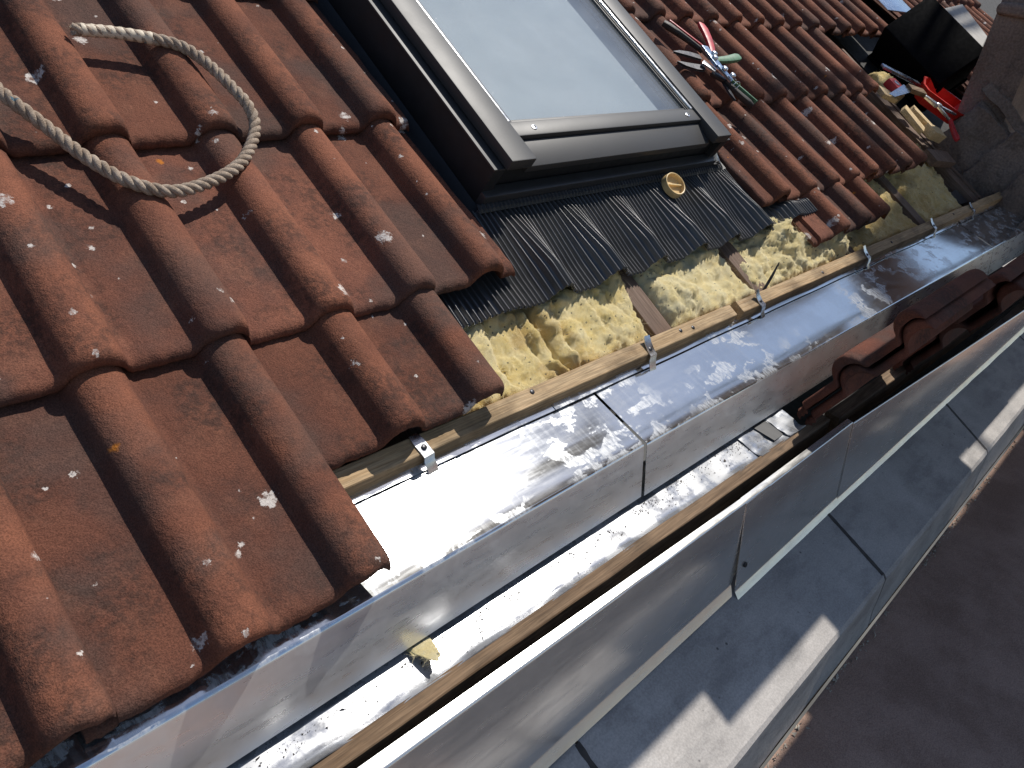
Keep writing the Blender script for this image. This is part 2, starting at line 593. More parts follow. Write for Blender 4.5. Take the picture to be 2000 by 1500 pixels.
def fold_pts(prof, rad=0.003, k=4):
    """round the inner corners of a (y,z) polyline"""
    out = [prof[0]]
    for i in range(1, len(prof) - 1):
        p0, p, p1 = Vector(prof[i - 1]), Vector(prof[i]), Vector(prof[i + 1])
        a = p + (p0 - p).normalized() * rad
        b = p + (p1 - p).normalized() * rad
        for s in range(k + 1):
            t = s / k
            q = a * (1 - t) ** 2 + p * 2 * t * (1 - t) + b * t * t
            out.append((q.x, q.y))
    out.append(prof[-1])
    return out


def nz(x, y, z=0.0):
    return mnoise.noise(Vector((x, y, z)))


# ================================================================== THE SETTING
ground = link('ground', [(-300, -300, -6), (300, -300, -6), (300, 300, -6), (-300, 300, -6)], [(0, 1, 2, 3)], M['ground'])
tag(ground, kind='structure', label='pale ground far below the building')

roof = link('roof', [rf(*p) for p in boxv((-1.6, 0.395, -0.26), (3.39, 3.6, -0.2))], BOXF, M['underlay'])
tag(roof, kind='structure', label='red brown tiled roof slope with opened eaves')
roof_far = link('roof_slope', [rf(*p) for p in boxv((3.395, 0.84, -0.26), (9.0, 3.6, -0.13))], BOXF, M['underlay'])
tag(roof_far, kind='structure', label='next stretch of the tiled roof beyond the chimney')

# ------------------------------------------------------------------ roof tiles
ROLL_H, ROLL_W, THK, TLEN = 0.0315, 0.0335, 0.017, 0.42


def prof_top(x):
    h = 0.0
    for c in (0.12, 0.27):
        t = x - c
        if t < 0:
            q = -t / ROLL_W
        else:
            q = t / (ROLL_W * 1.06)
        if q < 1.25:
            s = max(0.0, 1 - min(q, 1) ** 2.3)
            s = s ** 0.62
            if t > 0:
                s = max(s, 0.16 * max(0, (1.25 - q) / 0.6) ** 2 if q > 0.65 else 0)
            h = max(h, ROLL_H * s)
    if x < 0:
        h = -0.011 + 0.004 * (1 if (int((-x) * 1000) // 5) % 2 == 0 else 0)
    return h


def tile_mesh(name, seed, x0=0.0, x1=0.30, lip=True, length=TLEN, rag=0.0, clean=False):
    rnd = random.Random(seed)
    xs = []
    if lip and x0 == 0.0:
        xs += [-0.027, -0.0251, -0.025, -0.0201, -0.02, -0.0151, -0.015, -0.0101, -0.01, -0.0051, -0.005, -0.0005]
    n = max(8, int((x1 - x0) / 0.0048))
    xs += [x0 + (x1 - x0) * i / n for i in range(n + 1)]
    ys = [0.0, 0.0015, 0.004, 0.0075, 0.012, 0.018, 0.03, 0.05, 0.085, 0.13, 0.18, 0.24, 0.3, 0.36, length]
    ox = rnd.uniform(0, 50)
    top, bot = [], []
    B = 0.013
    for y in ys:
        rt, rb = [], []
        for x in xs:
            h = prof_top(x)
            e = 0.0
            if y < B:
                e = B - math.sqrt(max(0, B * B - (B - y) ** 2))
            edge = 0.0
            if x >= 0:
                d = min(x - x0 if x0 > 0 else 1, x1 - x)
                if d < 0.006:
                    edge = 0.006 - math.sqrt(max(0, 0.006 ** 2 - (0.006 - d) ** 2))
            dn = nz(x * 28 + ox, y * 22, seed) * 0.0013 + nz(x * 90 + ox, y * 80, seed) * 0.0006
            yo = 0.0
            if y < 0.02:
                k = (1 - y / 0.02)
                yo = k * (nz(x * 45 + ox, 3.1, seed) * 0.0030 + nz(x * 160 + ox, 7.7, seed) * 0.0016)
            xo = 0.0
            if rag and x0 > 0 and x - x0 < 0.03:
                xo = (1 - (x - x0) / 0.03) * (nz(y * 25, ox) * 0.02 + nz(y * 90, ox) * 0.008) * rag
            if rag and x1 < 0.29 and x1 - x < 0.02:
                xo = (1 - (x1 - x) / 0.02) * (nz(y * 25, ox) * 0.006 + nz(y * 90, ox) * 0.003) * rag
            rt.append((x + xo, y + yo, h - e * 0.95 - edge + dn))
            hb = max(0, h) * 0.86 - THK
            if x < 0:
                hb = -THK - 0.002
            rb.append((x + xo, max(y, 0.002) + yo * 0.7, min(hb + nz(x * 60 + ox, 9, seed) * 0.0014, h - e - edge - 0.002)))
        top.append(rt)
        bot.append(rb)
    m, w = len(ys), len(xs)
    V = [p for r in top for p in r] + [p for r in bot for p in r]
    N = m * w
    F = []
    for i in range(m - 1):
        for j in range(w - 1):
            a, b, c, d = i * w + j, i * w + j + 1, (i + 1) * w + j + 1, (i + 1) * w + j
            F.append((a, b, c, d))
            F.append((N + a, N + d, N + c, N + b))
    for i in range(m - 1):
        F.append((i * w, (i + 1) * w, N + (i + 1) * w, N + i * w))
        F.append((i * w + w - 1, N + i * w + w - 1, N + (i + 1) * w + w - 1, (i + 1) * w + w - 1))
    for j in range(w - 1):
        F.append((j, N + j, N + j + 1, j + 1))
        F.append(((m - 1) * w + j, (m - 1) * w + j + 1, N + (m - 1) * w + j + 1, N + (m - 1) * w + j))
    me = bpy.data.meshes.new(name)
    me.from_pydata(V, [], F)
    me.polygons.foreach_set('use_smooth', [True] * len(me.polygons))
    me.set_sharp_from_angle(angle=R(62))
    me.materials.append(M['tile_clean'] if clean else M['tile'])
    return me


FULL = [tile_mesh('roof_tile_%d' % s, s) for s in range(5)]
CUT_R = [tile_mesh('roof_tile_cut_right_%d' % s, 20 + s, 0.0, 0.19, rag=1.0) for s in range(2)]
CUT_L = [tile_mesh('roof_tile_cut_left_%d' % s, 30 + s, 0.178, 0.30, lip=False, rag=1.0) for s in range(2)]
HALF = tile_mesh('roof_tile_half', 41, 0.0, 0.172)
TILT = -math.atan(0.022 / GAUGE)


def place_tile(me, k, v, w=-0.03, jx=0.0015, tilt=None, rz=0.0):
    o = bpy.data.objects.new('roof_tile', me)
    o.parent = roof
    mat = RM @ Matrix.Translation((-0.12 + 0.3 * k + random.uniform(-jx, jx), v + random.uniform(-0.003, 0.003), w + random.uniform(-0.001, 0.001))) \
        @ Matrix.Rotation(TILT if tilt is None else tilt, 4, 'X') @ Matrix.Rotation(R(random.uniform(-0.35, 0.35) + rz), 4, 'Z')
    o.matrix_local = Matrix.Translation(-Vector(roof.location)) @ mat
    COL.objects.link(o)
    return o


cnt = 0
for c in range(2, 7):
    for k in range(-4, 2):
        place_tile(FULL[(cnt * 3 + c) % 5], k, c * GAUGE); cnt += 1
    place_tile(CUT_R[c % 2], 2, c * GAUGE)
for k in range(-4, 1):
    place_tile(FULL[(k * 2 + 9) % 5], k, GAUGE)
place_tile(FULL[3], 1, 0.472, w=-0.034)
for c in range(2, 8):
    place_tile(CUT_L[c % 2], 5, c * GAUGE)
    last = {2: 8, 3: 9, 4: 11, 5: 19, 6: 19, 7: 19}[c]
    for k in range(6, last + 1):
        place_tile(FULL[(cnt * 2 + c) % 5], k, c * GAUGE); cnt += 1
    if c in (2, 4):
        place_tile(HALF, last + 1, c * GAUGE)
place_tile(FULL[1], 6, 0.527, w=-0.032)
place_tile(HALF, 7, 0.532, w=-0.032)

for c in range(2, 5):
    for k in range(14, 20):
        place_tile(FULL[(k + c) % 5], k, c * GAUGE)
# rafters, part of the roof
for u in (-0.25, 0.35, 0.947, 1.352, 1.875, 2.475, 3.1):
    r_ = box('rafter', (u, 0.40, -0.2), (u + 0.058, 1.6, -0.089), M['rafter'], roof, roof=True, bevel=0.003, jit=0.001)

# eaves battens nailed on the rafters
def eaves_batten(u0, u1):
    V, F = [], []
    n = max(4, int((u1 - u0) / 0.05))
    for i in range(n + 1):
        u = u0 + (u1 - u0) * i / n
        a = nz(u * 6, 1) * 0.0016
        b = nz(u * 6, 5) * 0.0014
        for v, w in ((0.448 + a, -0.0605 + b), (0.476 + b, -0.0605 + a), (0.476, -0.0885), (0.4405 + a * 0.6, -0.0885)):
            V.append(rf(u, v, w))
    for i in range(n):
        for j in range(4):
            F.append((i * 4 + j, i * 4 + (j + 1) % 4, (i + 1) * 4 + (j + 1) % 4, (i + 1) * 4 + j))
    F += [(0, 1, 2, 3), tuple(n * 4 + j for j in range(4))]
    return link('eaves_batten', V, F, M['batten'], roof, bevel=0.0012, segs=1)


eb = [eaves_batten(-0.9, 1.181), eaves_batten(1.206, 3.385)]
for u, b in ((0.12, 0), (0.56, 0), (0.98, 0), (1.02, 0), (1.62, 1), (2.1, 1), (2.7, 1)):
    disc('nail', rf(u, 0.463 + random.uniform(-0.006, 0.006), -0.0612), rf(0, 0, 1), 0.0042, 0.0022, M['dark_steel'], eb[b], 10)

# ------------------------------------------------------------------ stone cornice with coping stones
SL = math.tan(R(15))


def cope_z(y):
    return -0.197 + SL * (y - 0.125)


cornice = link('cornice', boxv((-1.6, -0.015, -0.62), (6.0, 0.6, -0.36)), BOXF, M['stone'], bevel=0.0)
tag(cornice, kind='structure', label='grey stone cornice below the capping sheets')
joints = [(-1.6, -1.6), (0.405, 0.385), (1.262, 1.222), (2.085, 1.992), (2.93, 2.84), (3.8, 3.7), (6.0, 6.0)]
for i in range(len(joints) - 1):
    a, b = joints[i], joints[i + 1]
    g = 0.0035
    V, F = [], []
    prof = [(0.23, cope_z(0.23)), (0.125, cope_z(0.125)), (0.06, cope_z(0.06)), (-0.030, cope_z(-0.030)), (-0.036, cope_z(-0.030) - 0.007),
            (-0.039, -0.285), (-0.041, -0.33), (-0.046, -0.366), (0.23, -0.366)]
    nseg = 14
    for s in range(nseg + 1):
        t = s / nseg
        for j, (y, z) in enumerate(prof):
            f = (0.125 - y) / 0.16
            x0 = a[0] + (a[1] - a[0]) * f + g
            x1 = b[0] + (b[1] - b[0]) * f - g
            x = x0 + (x1 - x0) * t
            e = 0.0
            if s in (0, nseg) and 0 < j < 6:
                e = nz(y * 40, i * 3.1 + s) * 0.003
            V.append((x + e, y + nz(x * 9, j, i) * 0.0012, z + (nz(x * 7, j * 2.0, i + 5) * 0.0012)))
    m = len(prof)
    for s in range(nseg):
        for j in range(m):
            F.append((s * m + j, s * m + (j + 1) % m, (s + 1) * m + (j + 1) % m, (s + 1) * m + j))
    F += [tuple(range(m)), tuple(nseg * m + j for j in range(m))]
    link('coping_stone', V, F, M['stone'], cornice, bevel=0.0, smooth=True, auto=28)
# dark sealant in the joints
for i in (1, 2, 3, 4):
    x0, x1 = joints[i]
    rows = []
    for s in range(13):
        t = s / 12
        y = 0.13 - t * 0.158
        x = x0 + (x1 - x0) * t
        k = 0.0052 + nz(t * 9, i) * 0.002
        rows.append([(x - k, y, cope_z(y) + 0.0006), (x + k, y, cope_z(y) + 0.0006)])
    sheet('joint_sealant', rows, M['sealant'], cornice, thk=0.02)

flat_roof = link('flat_roof', boxv((-1.6, -2.6, -0.75), (6.0, -0.052, -0.372)), BOXF, M['felt'])
tag(flat_roof, kind='structure', label='dark brown felted flat roof below the cornice')
# crumbs along the foot of the coping
V, F = [], []
rr = random.Random(3)
for i in range(650):
    x = rr.uniform(0.3, 3.2)
    if nz(x * 6, 2.2) < -0.12: continue
    s = rr.uniform(0.001, 0.0045) * (1.5 if rr.random() < 0.1 else 1)
    y = -0.055 - abs(rr.gauss(0, 0.006))
    z = -0.372 + s * 0.3
    b = len(V)
    for _ in range(4):
        V.append((x + rr.uniform(-s, s) * 1.6, y + rr.uniform(-s, s), z + rr.uniform(-s, s)))
    F += [(b, b + 1, b + 2), (b, b + 1, b + 3), (b, b + 2, b + 3), (b + 1, b + 2, b + 3)]
cr = link('mortar_crumbs', V, F, make_plain('mortar_crumb', (0.45, 0.4, 0.33), 0.9))
tag(cr, label='pale mortar crumbs scattered along the foot of the coping', cat='crumbs', kind='stuff')

ledge = link('ledge', boxv((1.17, 0.172, -0.12), (3.39, 0.41, -0.10)), BOXF, M['underlay'])  # added black sheet so the hollow under the tiles stays dark
tag(ledge, kind='structure', label='dark bare ledge beneath the stood-up tiles')
# ------------------------------------------------------------------ chimney (tall stack on the right)
ch = empty('chimney', (3.7, 0.37, 0.0), 'tall sooty rendered chimney stack at the right end of the roof', 'chimney')
outline = [(0.03, -0.2), (0.03, 0.16), (0.30, 0.17), (0.42, 0.27), (0.52, 0.33), (0.55, 0.37), (0.56, 1.45), (0.715, 1.45), (0.715, 0.2)]
V, F = [], []
for x in (3.4, 4.05):
    for y, z in outline:
        V.append((x, y, z))
m = len(outline)
F = [tuple(range(m)), tuple(range(m, 2 * m))] + [(j, (j + 1) % m, m + (j + 1) % m, m + j) for j in range(m)]
link('stack', V, F, M['chimney'], ch, bevel=0.006)
# rendered band, plinth stones and lead soaker at its foot
def rough_block(name, lo, hi, mat, parent, amp=0.012, seed=0, f=None, res=9):
    bm = bmesh.new()
    bmesh.ops.create_cube(bm, size=1.0)
    bmesh.ops.subdivide_edges(bm, edges=bm.edges, cuts=res, use_grid_fill=True)
    c = (Vector(lo) + Vector(hi)) / 2
    s = Vector(hi) - Vector(lo)
    V = []
    for v in bm.verts:
        q = Vector((v.co.x * s.x, v.co.y * s.y, v.co.z * s.z))
        nn = v.co.normalized()
        k = nz(q.x * 14 + seed, q.y * 14, q.z * 14) + 0.5 * nz(q.x * 40, q.y * 40 + seed, q.z * 40)
        q = q * (1 - 0.06 * (v.co.length / 0.87) ** 6) + nn * k * amp
        q = c + q
        V.append(f(*q) if f else q)
    bm.verts.index_update()
    F = [tuple(v.index for v in fc.verts) for fc in bm.faces]
    bm.free()
    return link(name, V, F, mat, parent, smooth=True, auto=60)


rough_block('render_band', (3.375, 0.0, 0.78), (4.07, 0.73, 0.83), M['chimney'], ch, 0.006, 3)
for i, (v0, v1, x0, w1) in enumerate(((0.30, 0.47, 3.30, 0.10), (0.46, 0.62, 3.33, 0.12), (0.60, 0.80, 3.345, 0.09), (0.20, 0.33, 3.28, 0.05))):
    rough_block('plinth_stone', (x0, v0, -0.14), (3.43, v1, w1), M['chimney'], ch, 0.016, i * 3.3, f=rf)
rows = []
for s in range(12):
    t = s / 11
    v = 0.28 + t * 0.55
    e = nz(t * 7, 4) * 0.012
    rows.append([rf(3.385, v, 0.13 + e + t * 0.03), rf(3.372, v, 0.115 + e + t * 0.03), rf(3.36, v + 0.004, 0.095 + e + t * 0.03)])
sheet('soaker', rows, M['chimney'], ch, thk=0.003)

# ================================================================== EAVES METALWORK
def flashing(name, x0, x1, fold0, fold1, label, jog=0.0):
    root = empty(name, ((x0 + x1) / 2, 0.35, 0.0), label, 'flashing', 'folded metal flashings along the eaves')
    n = max(4, int((x1 - x0) / 0.035))
    rows = []
    for i in range(n + 1):
        t = i / n
        x = x0 + (x1 - x0) * t
        fy, fz = fold0[0] + (fold1[0] - fold0[0]) * t, fold0[1] + (fold1[1] - fold0[1]) * t
        bow = nz(x * 2.2, 3.3) * 0.0012
        prof = [(0.4285, 0.1455 + jog), (0.4200, 0.1416 + jog), ((0.42 + fy) / 2, (0.1416 + fz) / 2 + bow + jog), (fy, fz + jog),
                (fy - 0.010, fz - 0.05 + jog), (fy - 0.0185 + bow, fz - 0.093 + jog)]
        rows.append([(x, y, z) for y, z in fold_pts(prof, 0.0035, 3)])
    so_ = sheet('sheet_panel', rows, M['zinc'], root, thk=0.0014, auto=25)
    so_.data.materials.append(M['zinc_front'])
    for pg in so_.data.polygons:
        if pg.normal.y < -0.75: pg.material_index = 1
    # hemmed strip along its back edge
    rows = []
    for i in range(n + 1):
        x = x0 + 0.004 + (x1 - x0 - 0.008) * i / n
        e = nz(x * 5, 8.8) * 0.0015
        rows.append([(x, 0.430, 0.1515 + e + jog), (x, 0.422, 0.1480 + e + jog), (x, 0.4145 + e, 0.1448 + e * 0.5 + jog)])
    sheet('hem_strip', rows, M['zinc'], root, thk=0.001)
    return root


fl = [flashing('eaves_flashing', -0.95, 0.6995, (0.302, 0.1035), (0.302, 0.1040), 'folded bright metal eaves flashing nearest the camera, with a blinding sun glare'),
      flashing('eaves_flashing', 0.7065, 2.758, (0.3005, 0.1035), (0.287, 0.0990), 'long blue reflecting metal eaves flashing between two joints, beside the stood-up tiles'),
      flashing('eaves_flashing', 2.764, 3.385, (0.287, 0.0992), (0.280, 0.0985), 'short shaded metal eaves flashing ending at the chimney')]
# joint cover strip
sheet('joint_cover', [[(x, 0.4315, 0.1535), (x, 0.423, 0.1500), (x, 0.4135, 0.1460)] for x in (0.60, 0.65, 0.70, 0.742)], M['zinc'], fl[0], thk=0.001)


def clip(u, parent, rot=0.0, bend=0.0):
    c = math.cos(rot)
    s = math.sin(rot)
    prof = [(0.030, -0.0592 + bend * 1.0), (0.018, -0.0588 + bend * 0.35), (0.005, -0.0585), (-0.006, -0.059), (-0.011, -0.066), (-0.016, -0.077), (-0.025, -0.0835)]
    rows = []
    for v, w in prof:
        r = []
        for k in (-0.0095, 0, 0.0095):
            kk = k * (0.85 if v > 0.02 else 1.0) + (0.006 if v < -0.012 else 0)
            r.append(rf(u + kk * c - v * s * 0.6, 0.448 + v * c + kk * s * 0.35, w))
        rows.append(r)
    o = sheet('clip', rows, M['steel'], parent, thk=0.0011)
    disc('screw', rf(u - 0.002 * s, 0.455, -0.0588), rf(0, 0, 1), 0.0042, 0.0022, M['dark_steel'], o, 12)
    return o


for u, i, ro, be in ((0.332, 0, 0.25, 0.001), (0.865, 1, -0.2, 0.010), (1.288, 1, 0.3, 0.014), (1.90, 1, 0.2, 0.012), (2.465, 1, 0.1, 0.01), (2.90, 2, 0.1, 0.008)):
    clip(u, fl[i], ro, be)

# lead lining of the ledge below the flashing
def bed_z(y):
    return -0.006 + math.tan(R(13)) * (y - 0.279)


def lining(x0, x1, label, amp, seed, lift=0.0, y1=0.34, mat='lead'):
    rows = []
    n = int((x1 - x0) / 0.012)
    for i in range(n + 1):
        x = x0 + (x1 - x0) * i / n
        inner = 0.2425 - 0.0155 * x
        r = []
        for j in range(17):
            t = j / 16
            y = y1 + (inner - 0.004 - y1) * t
            z = bed_z(y) + lift + nz(x * 16 + seed, y * 30, 1) * amp + nz(x * 55, y * 70 + seed, 2) * amp * 0.45
            if t > 0.9:
                z += (t - 0.9) * 0.05 * (1 + nz(x * 12, seed) * 1.2)
            r.append((x, y, z))
        rows.append(r)
    return sheet('lead_sheet', rows, M[mat], lead, thk=0.0018, auto=80)


lead = empty('lead_lining', (0.4, 0.28, -0.02), 'crumpled silvery lead lining on the ledge under the eaves flashing', 'lining')
lining(-0.95, 1.045, '', 0.0012, 0)
lining(1.03, 1.16, '', 0.0035, 9, 0.003, 0.325)
lining(1.145, 1.215, '', 0.005, 21, 0.006, 0.30)
# folded dark strip across the lining
sheet('fold_strip', [[(1.085 + 0.02 * t + d, 0.31 - 0.075 * t, bed_z(0.31 - 0.075 * t) + 0.007 + 0.004 * math.sin(d * 260)) for d in (0, 0.012, 0.024, 0.036, 0.048)] for t in (0, 0.25, 0.5, 0.75, 1.0)], M['frame'], lead, thk=0.0015)

# dirt on the lining
V, F = [], []
rr = random.Random(5)
for i in range(3600):
    x = rr.uniform(-0.3, 1.1)
    y = 0.278 - abs(rr.gauss(0, 0.011)) if rr.random() < 0.8 else rr.uniform(0.238, 0.28)
    if nz(x * 5, 6.1) < -0.15 and rr.random() < 0.7: continue
    s = rr.choice((0.0006, 0.0008, 0.001, 0.0013, 0.002))
    if rr.random() < 0.008: s = 0.0038
    z = bed_z(y) + 0.0015 + s * 0.5
    b = len(V)
    for _ in range(4):
        V.append((x + rr.uniform(-s, s), y + rr.uniform(-s, s), z + rr.uniform(-s, s) * 0.7))
    F += [(b, b + 1, b + 2), (b, b + 1, b + 3), (b, b + 2, b + 3), (b + 1, b + 2, b + 3)]
dirt = link('grit', V, F, make_plain('grit', (0.05, 0.035, 0.028), 0.9))
tag(dirt, label='dark grit lying on the lead lining', cat='grit', kind='stuff')

# timber rails along the ledge
def rail(x0, x1, iy, wid, zt, dep, label, mat='rail'):
    V, F = [], []
    n = int((x1 - x0) / 0.03)
    for i in range(n + 1):
        x = x0 + (x1 - x0) * i / n
        a = iy(x) + nz(x * 7, 2) * 0.0016
        o_ = a - wid + nz(x * 9, 4) * 0.0012
        e = nz(x * 8, 9) * 0.001
        for y, z in ((a, zt(x) + e + 0.001), (o_, zt(x) - 0.002 + e), (o_ - 0.002, zt(x) - dep), (a, zt(x) - dep)):
            V.append((x, y, z))
    for i in range(n):
        for j in range(4):
            F.append((i * 4 + j, i * 4 + (j + 1) % 4, (i + 1) * 4 + (j + 1) % 4, (i + 1) * 4 + j))
    F += [(0, 1, 2, 3), tuple(n * 4 + j for j in range(4))]
    o = link('timber_rail', V, F, M[mat], None, bevel=0.0014, segs=1)
    return tag(o, label, 'timber', 'timber rails behind the capping')


rail(-0.95, 1.30, lambda x: 0.2425 - 0.0155 * x, 0.0225, lambda x: -0.0105, 0.05, 'long brown weathered timber rail beside the lead lining')
rail(1.335, 3.3, lambda x: 0.2245 - 0.02 * (x - 1.3), 0.03, lambda x: -0.018, 0.05, 'dark shaded timber rail under the stood-up roof tiles')

# capping sheets
def capping(x0, x1, top_y, strip, bot, kick, label, rowsn=None, cut=0.0, z_top=-0.004):
    n = max(6, int((x1 - x0) / 0.03))
    rows = []
    for i in range(n + 1):
        t = i / n
        x = x0 + (x1 - x0) * t
        ty = top_y(x)
        by, bz = bot(x)
        s = strip(x)
        prof = [(ty + s, z_top + s * 0.15), (ty, z_top), (ty * 0.5 + by * 0.5 + nz(x * 2.5, 7) * 0.0015, (z_top + bz) / 2), (by, bz), (by + kick[0], bz + kick[1])]
        pts = fold_pts(prof, 0.0022, 3)
        m = len(pts)
        r = []
        for j, (y, z) in enumerate(pts):
            sh = cut * ((z_top - z) / 0.19) * (t ** 8) if cut else 0
            r.append((x - sh, y, z))
        rows.append(r)
    o = sheet('capping_sheet', rows, M['zinc_face'], None, thk=0.0014, auto=25)
    return tag(o, label, 'capping', 'metal capping sheets over the cornice')


c1 = capping(-0.95, 0.945, lambda x: 0.186 - 0.021 * x, lambda x: max(0.008, 0.0175 - 0.0085 * x), lambda x: (0.1435, -0.172), (-0.012, -0.017),
             'grey metal capping sheet nearest the camera with a bright top edge', cut=0.10)
c2 = capping(0.86, 1.318, lambda x: 0.1665 - 0.012 * (x - 0.9), lambda x: 0.0125, lambda x: (0.1335, -0.186), (-0.012, -0.014),
             'grey metal capping sheet at the middle with a torn bright top edge and a screw', z_top=-0.0055)
c3 = capping(1.3185, 3.38, lambda x: 0.1600 - 0.05 * (x - 1.3), lambda x: 0.0015, lambda x: (0.1315 - 0.004 * (x - 1.3), -0.1885), (-0.012, -0.014),
             'long curved reflecting metal capping sheet beneath the stood-up roof tiles', z_top=-0.0065)
for par, x, yy, zz in ((c2, 0.885, 0.1400, -0.14), (c3, 1.655, 0.1355, -0.145), (c3, 2.62, 0.119, -0.12)):
    disc('screw', (x, yy, zz), (0, -0.97, 0.25), 0.0055, 0.003, M['dark_steel'], par, 12)

# ================================================================== ROOF TILES STOOD ON EDGE
WD = Vector((0, -0.5, 0.866))
ND = Vector((0, 0.866, 0.5))


def loose_tile(x, y, z, label, me, along=0.0, lean=0.0, flip=False):
    o = bpy.data.objects.new('loose_roof_tile', me)
    ax = Vector((1, 0, 0))
    mt = Matrix((WD, ax, -ND if flip else ND)).transposed().to_4x4()
    mt = Matrix.Rotation(lean, 4, 'X') @ Matrix.Rotation(along, 4, 'Z') @ mt
    mt.translation = Vector((x, y, z))
    o.matrix_world = mt
    COL.objects.link(o)
    return tag(o, label, 'roof tile', 'loose roof tiles stood on edge on the ledge')


CLEAN = [tile_mesh('loose_tile_%d' % s, 60 + s, clean=True) for s in range(2)]
loose_tile(1.225, 0.248, 0.030, 'loose red brown roof tile on edge, its whole wavy end nearest the camera', CLEAN[0])
loose_tile(1.232, 0.228, 0.016, 'loose roof tile nested right behind the first stood-up tile', CLEAN[1])
loose_tile(1.70, 0.212, 0.020, 'loose roof tile stood on edge, second in the row along the ledge', CLEAN[1])
loose_tile(1.74, 0.190, 0.006, 'loose roof tile nested behind the second stood-up tile', CLEAN[0], lean=0.03)
loose_tile(2.20, 0.196, 0.016, 'loose roof tile on edge farthest along the ledge towards the chimney', CLEAN[0], lean=-0.03)
loose_tile(2.24, 0.174, 0.002, 'loose roof tile nested behind the farthest stood-up tile', CLEAN[1])

# ================================================================== ROOF WINDOW
win = empty('roof_window', rf(1.1, 0.82, -0.06), 'grey framed roof window with pale glass set in the tiles', 'roof window')
UL, UR, VB, VT = 0.722, 1.468, 0.822, 2.05


def rbox(name, lo, hi, mat, parent, bevel=0.002):
    return box(name, lo, hi, mat, parent, roof=True, bevel=bevel)


# kerb frame and its cladding
kerb = rbox('kerb_left', (0.703, 0.826, -0.09), (0.730, VT + 0.02, 0.024), M['frame_dark'], win, 0.0015)
rbox('kerb_right', (1.470, 0.826, -0.09), (1.496, VT + 0.02, 0.024), M['frame_dark'], win, 0.0015)
rbox('kerb_front', (0.731, 0.840, -0.075), (1.469, 0.86, 0.018), M['frame_dark'], win, 0.0015)
rbox('kerb_edge_left', (0.6985, 0.824, 0.0245), (0.727, VT + 0.02, 0.0285), M['frame'], win, 0.001)
rbox('kerb_edge_right', (1.473, 0.824, 0.0245), (1.500, VT + 0.02, 0.0285), M['frame'], win, 0.001)
# lower collar
V = [rf(*p) for p in ((0.703, 0.8255, -0.055), (1.496, 0.8255, -0.055), (1.496, 0.822, -0.02), (0.703, 0.822, -0.02),
                      (0.703, 0.839, -0.055), (1.496, 0.839, -0.055), (1.496, 0.839, -0.02), (0.703, 0.839, -0.02))]
rbox('front_collar', (0.7035, 0.812, -0.062), (1.4955, 0.838, -0.026), M['apron'], win, 0.004)
# sash rails
rbox('sash_rail', (UL, VB - 0.004, 0.030), (UL + 0.062, VT, 0.052), M['frame'], win, 0.0025)
rbox('sash_rail', (UR - 0.062, VB - 0.004, 0.030), (UR, VT, 0.052), M['frame'], win, 0.0025)
rbox('sash_rail', (UL + 0.0625, VT - 0.06, 0.030), (UR - 0.0625, VT, 0.050), M['frame'], win, 0.002)
# bottom covers: sloping cover, step, and screwed glazing rail
V = [rf(*p) for p in ((UL + 0.0625, VB + 0.002, 0.026), (UR - 0.0625, VB + 0.002, 0.026), (UR - 0.0625, VB + 0.052, 0.038), (UL + 0.0625, VB + 0.052, 0.038),
                      (UL + 0.0625, VB + 0.002, 0.012), (UR - 0.0625, VB + 0.002, 0.012), (UR - 0.0625, VB + 0.052, 0.012), (UL + 0.0625, VB + 0.052, 0.012))]
link('bottom_cover', V, [(0, 1, 2, 3), (4, 7, 6, 5), (0, 4, 5, 1), (1, 5, 6, 2), (2, 6, 7, 3), (3, 7, 4, 0)], M['frame'], win, bevel=0.0015, smooth=True, auto=40)
gr = rbox('glazing_rail', (UL + 0.0635, VB + 0.054, 0.02), (UR - 0.0635, VB + 0.088, 0.0475), M['frame'], win, 0.003)
for u in (UL + 0.12, UR - 0.105):
    disc('screw', rf(u, VB + 0.071, 0.0477), rf(0, 0, 1), 0.006, 0.0015, M['steel'], gr, 16)
    disc('screw', rf(u, VB + 0.071, 0.0492), rf(0, 0, 1), 0.003, 0.0006, M['dark_steel'], gr, 12)
# gaskets round the glass
for lo, hi, mt in (((UL + 0.0625, VB + 0.0885, 0.03), (UL + 0.070, VT - 0.06, 0.0485), 'steel'), ((UL + 0.0705, VB + 0.0885, 0.03), (UL + 0.0765, VT - 0.06, 0.0445), 'rubber'),
                   ((UL + 0.077, VB + 0.0885, 0.03), (UL + 0.0815, VT - 0.06, 0.0425), 'frame'),
                   ((UR - 0.070, VB + 0.0885, 0.03), (UR - 0.0625, VT - 0.06, 0.0485), 'steel'), ((UR - 0.0765, VB + 0.0885, 0.03), (UR - 0.0705, VT - 0.06, 0.0445), 'rubber'),
                   ((UR - 0.0815, VB + 0.0885, 0.03), (UR - 0.077, VT - 0.06, 0.0425), 'frame'),
                   ((UL + 0.082, VB + 0.0885, 0.03), (UR - 0.082, VB + 0.0985, 0.0405), 'frame')):
    rbox('gasket', lo, hi, M[mt], win, 0.0008)
rbox('pane', (UL + 0.0820, VB + 0.099, 0.0335), (UR - 0.0820, VT - 0.061, 0.0375), M['glass'], win, 0.0)
rbox('blind', (UL + 0.060, VB + 0.09, 0.002), (UR - 0.060, VT - 0.05, 0.004), M['blind'], win, 0.0)
